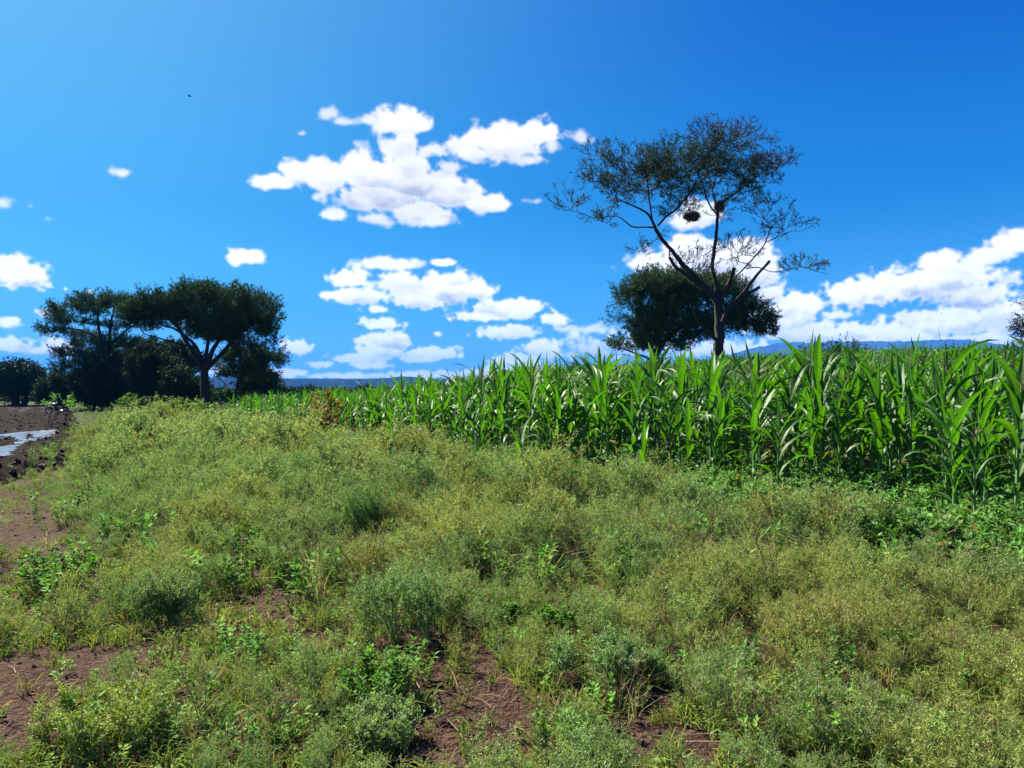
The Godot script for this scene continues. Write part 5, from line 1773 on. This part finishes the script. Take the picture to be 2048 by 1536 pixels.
func clods() -> void:
	rng.seed = 51
	var mat := matter(0.9, 0.35)
	for k in 3:
		var s := Shape.new()
		s.ellipsoid(Vector3.ZERO, Vector3(1, 0.7, 1), Basis(), Color(1, 1, 1), 5, 7)
		for i in s.v.size():
			var n := relief.get_noise_3dv(s.v[i] * 22.0 + Vector3(k * 50, 0, 0))
			s.v[i] *= 0.75 + 0.8 * n
		for i in range(0, s.v.size(), 3):
			var q := (s.v[i + 2] - s.v[i]).cross(s.v[i + 1] - s.v[i]).normalized()
			for j in 3:
				s.n[i + j] = q if q.dot(s.v[i]) > 0.0 else -q
		var where := []
		var tints := []
		for q in 2400:
			var d := 0.0
			var x := 0.0
			var size := 0.0
			var col := Color(0.09, 0.05, 0.036)
			if q % 2:
				d = rnd(11.0, 70.0)
				x = -0.585 * d - 2.6 * smoothstep(23.0, 14.0, d) + (rnd(-0.9, 1.1) if q % 3 else rnd(-6.0, 0.5))
				size = pow(rng.randf(), 3.0) * 0.11 + 0.02
				col = Color(0.016, 0.012, 0.0105)
				if not in_frame(x, d, 0.08):
					continue
			else:
				d = 3.4 + 7.0 * pow(rng.randf(), 1.4)
				x = rnd(-0.74, 0.74) * d
				if rng.randf() > bareness(x, d) + 0.15:
					continue
				size = pow(rng.randf(), 3.0) * 0.022 + 0.004
			var b := Basis(Vector3.UP, rnd(0, TAU)) * Basis(Vector3.RIGHT, rnd(-0.6, 0.6))
			where.append(Transform3D(b.scaled(Vector3.ONE * size), on_ground(x, d) + Vector3(0, size * 0.2, 0)))
			tints.append(tint(col, 0.3))
		stuff("soil_clods", s.mesh(), mat, where, tints, "crumbled clods of soil and mud on the track and verge", "soil")
	# dry stalks and straws on the soil
	var straw := Shape.new()
	straw.tube([Vector3(-0.5, 0, 0), Vector3(-0.1, 0.03, 0.03), Vector3(0.5, 0.01, -0.02)], [0.008, 0.007, 0.003], 4, Color(1, 1, 1))
	var at := []
	var tone := []
	for k in 700:
		var d := 3.4 + 6.0 * pow(rng.randf(), 1.3)
		var x := rnd(-0.74, 0.74) * d
		if rng.randf() > 0.25 + bareness(x, d):
			continue
		at.append(Transform3D((Basis(Vector3.UP, rnd(0, TAU)) * Basis(Vector3.BACK, rnd(-0.25, 0.25))).scaled(Vector3.ONE * rnd(0.08, 0.42)), on_ground(x, d) + Vector3(0, rnd(0.01, 0.04), 0)))
		tone.append(tint(Color(0.30, 0.22, 0.14), 0.35))
	stuff("dry_straws", straw.mesh(), mat, at, tone, "dry broken stalks lying on the soil between the weeds", "straw")


func ridge(called: String, label: String, from: float, to: float, near: float, deep: float, top: Callable, rough: float, low: Color, high: Color, cols: int, rows: int) -> void:
	var v := PackedVector3Array()
	var c := PackedColorArray()
	var idx := PackedInt32Array()
	for j in rows + 1:
		var t := float(j) / rows
		for i in cols + 1:
			var side := lerpf(from, to, float(i) / cols)
			var r := near + deep * t
			var q := towards(side, 0.0) * r
			var crest: float = top.call(side)
			var y := crest * sin(minf(t * 1.25, 1.0) * PI / 2)
			var rub := relief.get_noise_3d(q.x * rough, 0.0, q.z * rough)
			y += crest * 0.07 * rub + absf(relief.get_noise_3d(q.x * rough * 6.0, 7.0, q.z * rough * 6.0)) * crest * 0.06
			if j == 0:
				y = -8.0
			v.append(Vector3(q.x, y, q.z))
			var k := clampf(0.5 + 1.3 * relief.get_noise_3d(q.x * rough * 2.5, y * 0.02, q.z * rough * 2.5 + 60.0), 0.0, 1.0)
			c.append(low.lerp(high, k))
	for j in rows:
		for i in cols:
			var p := j * (cols + 1) + i
			idx.append_array(PackedInt32Array([p, p + cols + 1, p + cols + 2, p, p + cols + 2, p + 1]))
	var st := SurfaceTool.new()
	var arrays := []
	arrays.resize(Mesh.ARRAY_MAX)
	arrays[Mesh.ARRAY_VERTEX] = v
	arrays[Mesh.ARRAY_COLOR] = c
	arrays[Mesh.ARRAY_INDEX] = idx
	var m := ArrayMesh.new()
	m.add_surface_from_arrays(Mesh.PRIMITIVE_TRIANGLES, arrays)
	st.create_from(m, 0)
	st.generate_normals()
	structure(called, st.commit(), matter(1.0, 0.0), label, "hills")


func _ready() -> void:
	var cam := Camera3D.new()
	cam.name = "camera"
	cam.position = Vector3(0, EYE, 0)
	cam.rotation_degrees = Vector3(0.26, 0, 0)
	cam.fov = 52.82
	cam.near = 0.1
	cam.far = 20000.0
	add_child(cam)
	cam.current = true

	var env := Environment.new()
	var exposure := 3.9
	env.background_mode = Environment.BG_SKY
	env.tonemap_mode = Environment.TONE_MAPPER_LINEAR
	env.tonemap_exposure = exposure
	env.background_energy_multiplier = 1.0 / exposure
	var mat := PanoramaSkyMaterial.new()
	mat.panorama = make_sky()
	env.sky = Sky.new()
	env.sky.sky_material = mat
	env.sdfgi_enabled = true
	env.ssao_enabled = true
	env.ssil_enabled = true
	env.fog_enabled = true
	env.fog_light_color = Color(0.22, 0.56, 1.0)
	env.fog_density = 0.0001
	var world := WorldEnvironment.new()
	world.name = "world"
	world.environment = env
	add_child(world)

	var sun := DirectionalLight3D.new()
	sun.name = "sun"
	sun.light_color = Color(1.0, 0.96, 0.88)
	sun.light_energy = 1.6
	sun.light_angular_distance = 0.53
	sun.shadow_enabled = true
	add_child(sun)
	sun.look_at_from_position(towards(SUN_SIDE, SUN_UP) * 50.0, Vector3.ZERO)

	relief.seed = 2
	relief.noise_type = FastNoiseLite.TYPE_SIMPLEX_SMOOTH
	relief.frequency = 0.1
	relief.fractal_octaves = 4
	patch.seed = 6
	patch.noise_type = FastNoiseLite.TYPE_SIMPLEX_SMOOTH
	patch.frequency = 0.02
	patch.fractal_octaves = 3

	ground_sheet()
	ridge("hills", "long flat blue wooded ridge on the horizon beyond the maize", -40.0, 6.0, 2600.0, 900.0, func(side: float) -> float: return 38.0 * smoothstep(6.5, -6.0, side) + 10.0 * exp(-pow((side + 7.9) / 1.2, 2.0)), 0.06, Color(0.006, 0.011, 0.010), Color(0.020, 0.027, 0.016), 320, 26)
	ridge("mountain", "broad blue mountain with its top in the clouds behind the maize", 4.0, 48.0, 6000.0, 2000.0, func(side: float) -> float: return 400.0 * smoothstep(8.0, 19.5, side) * lerpf(1.0, 0.45, smoothstep(29.0, 40.0, side)), 0.012, Color(0.018, 0.028, 0.022), Color(0.035, 0.045, 0.03), 260, 40)
	track()
	puddles()
	scrub()
	print("land ", Time.get_ticks_msec())
	trees()
	print("trees ", Time.get_ticks_msec())
	maize()
	print("maize ", Time.get_ticks_msec())
	weeds()
	bushes()
	clods()
	print("weeds ", Time.get_ticks_msec())
	nests()
	bird()
	rider()
	print("all ", Time.get_ticks_msec())
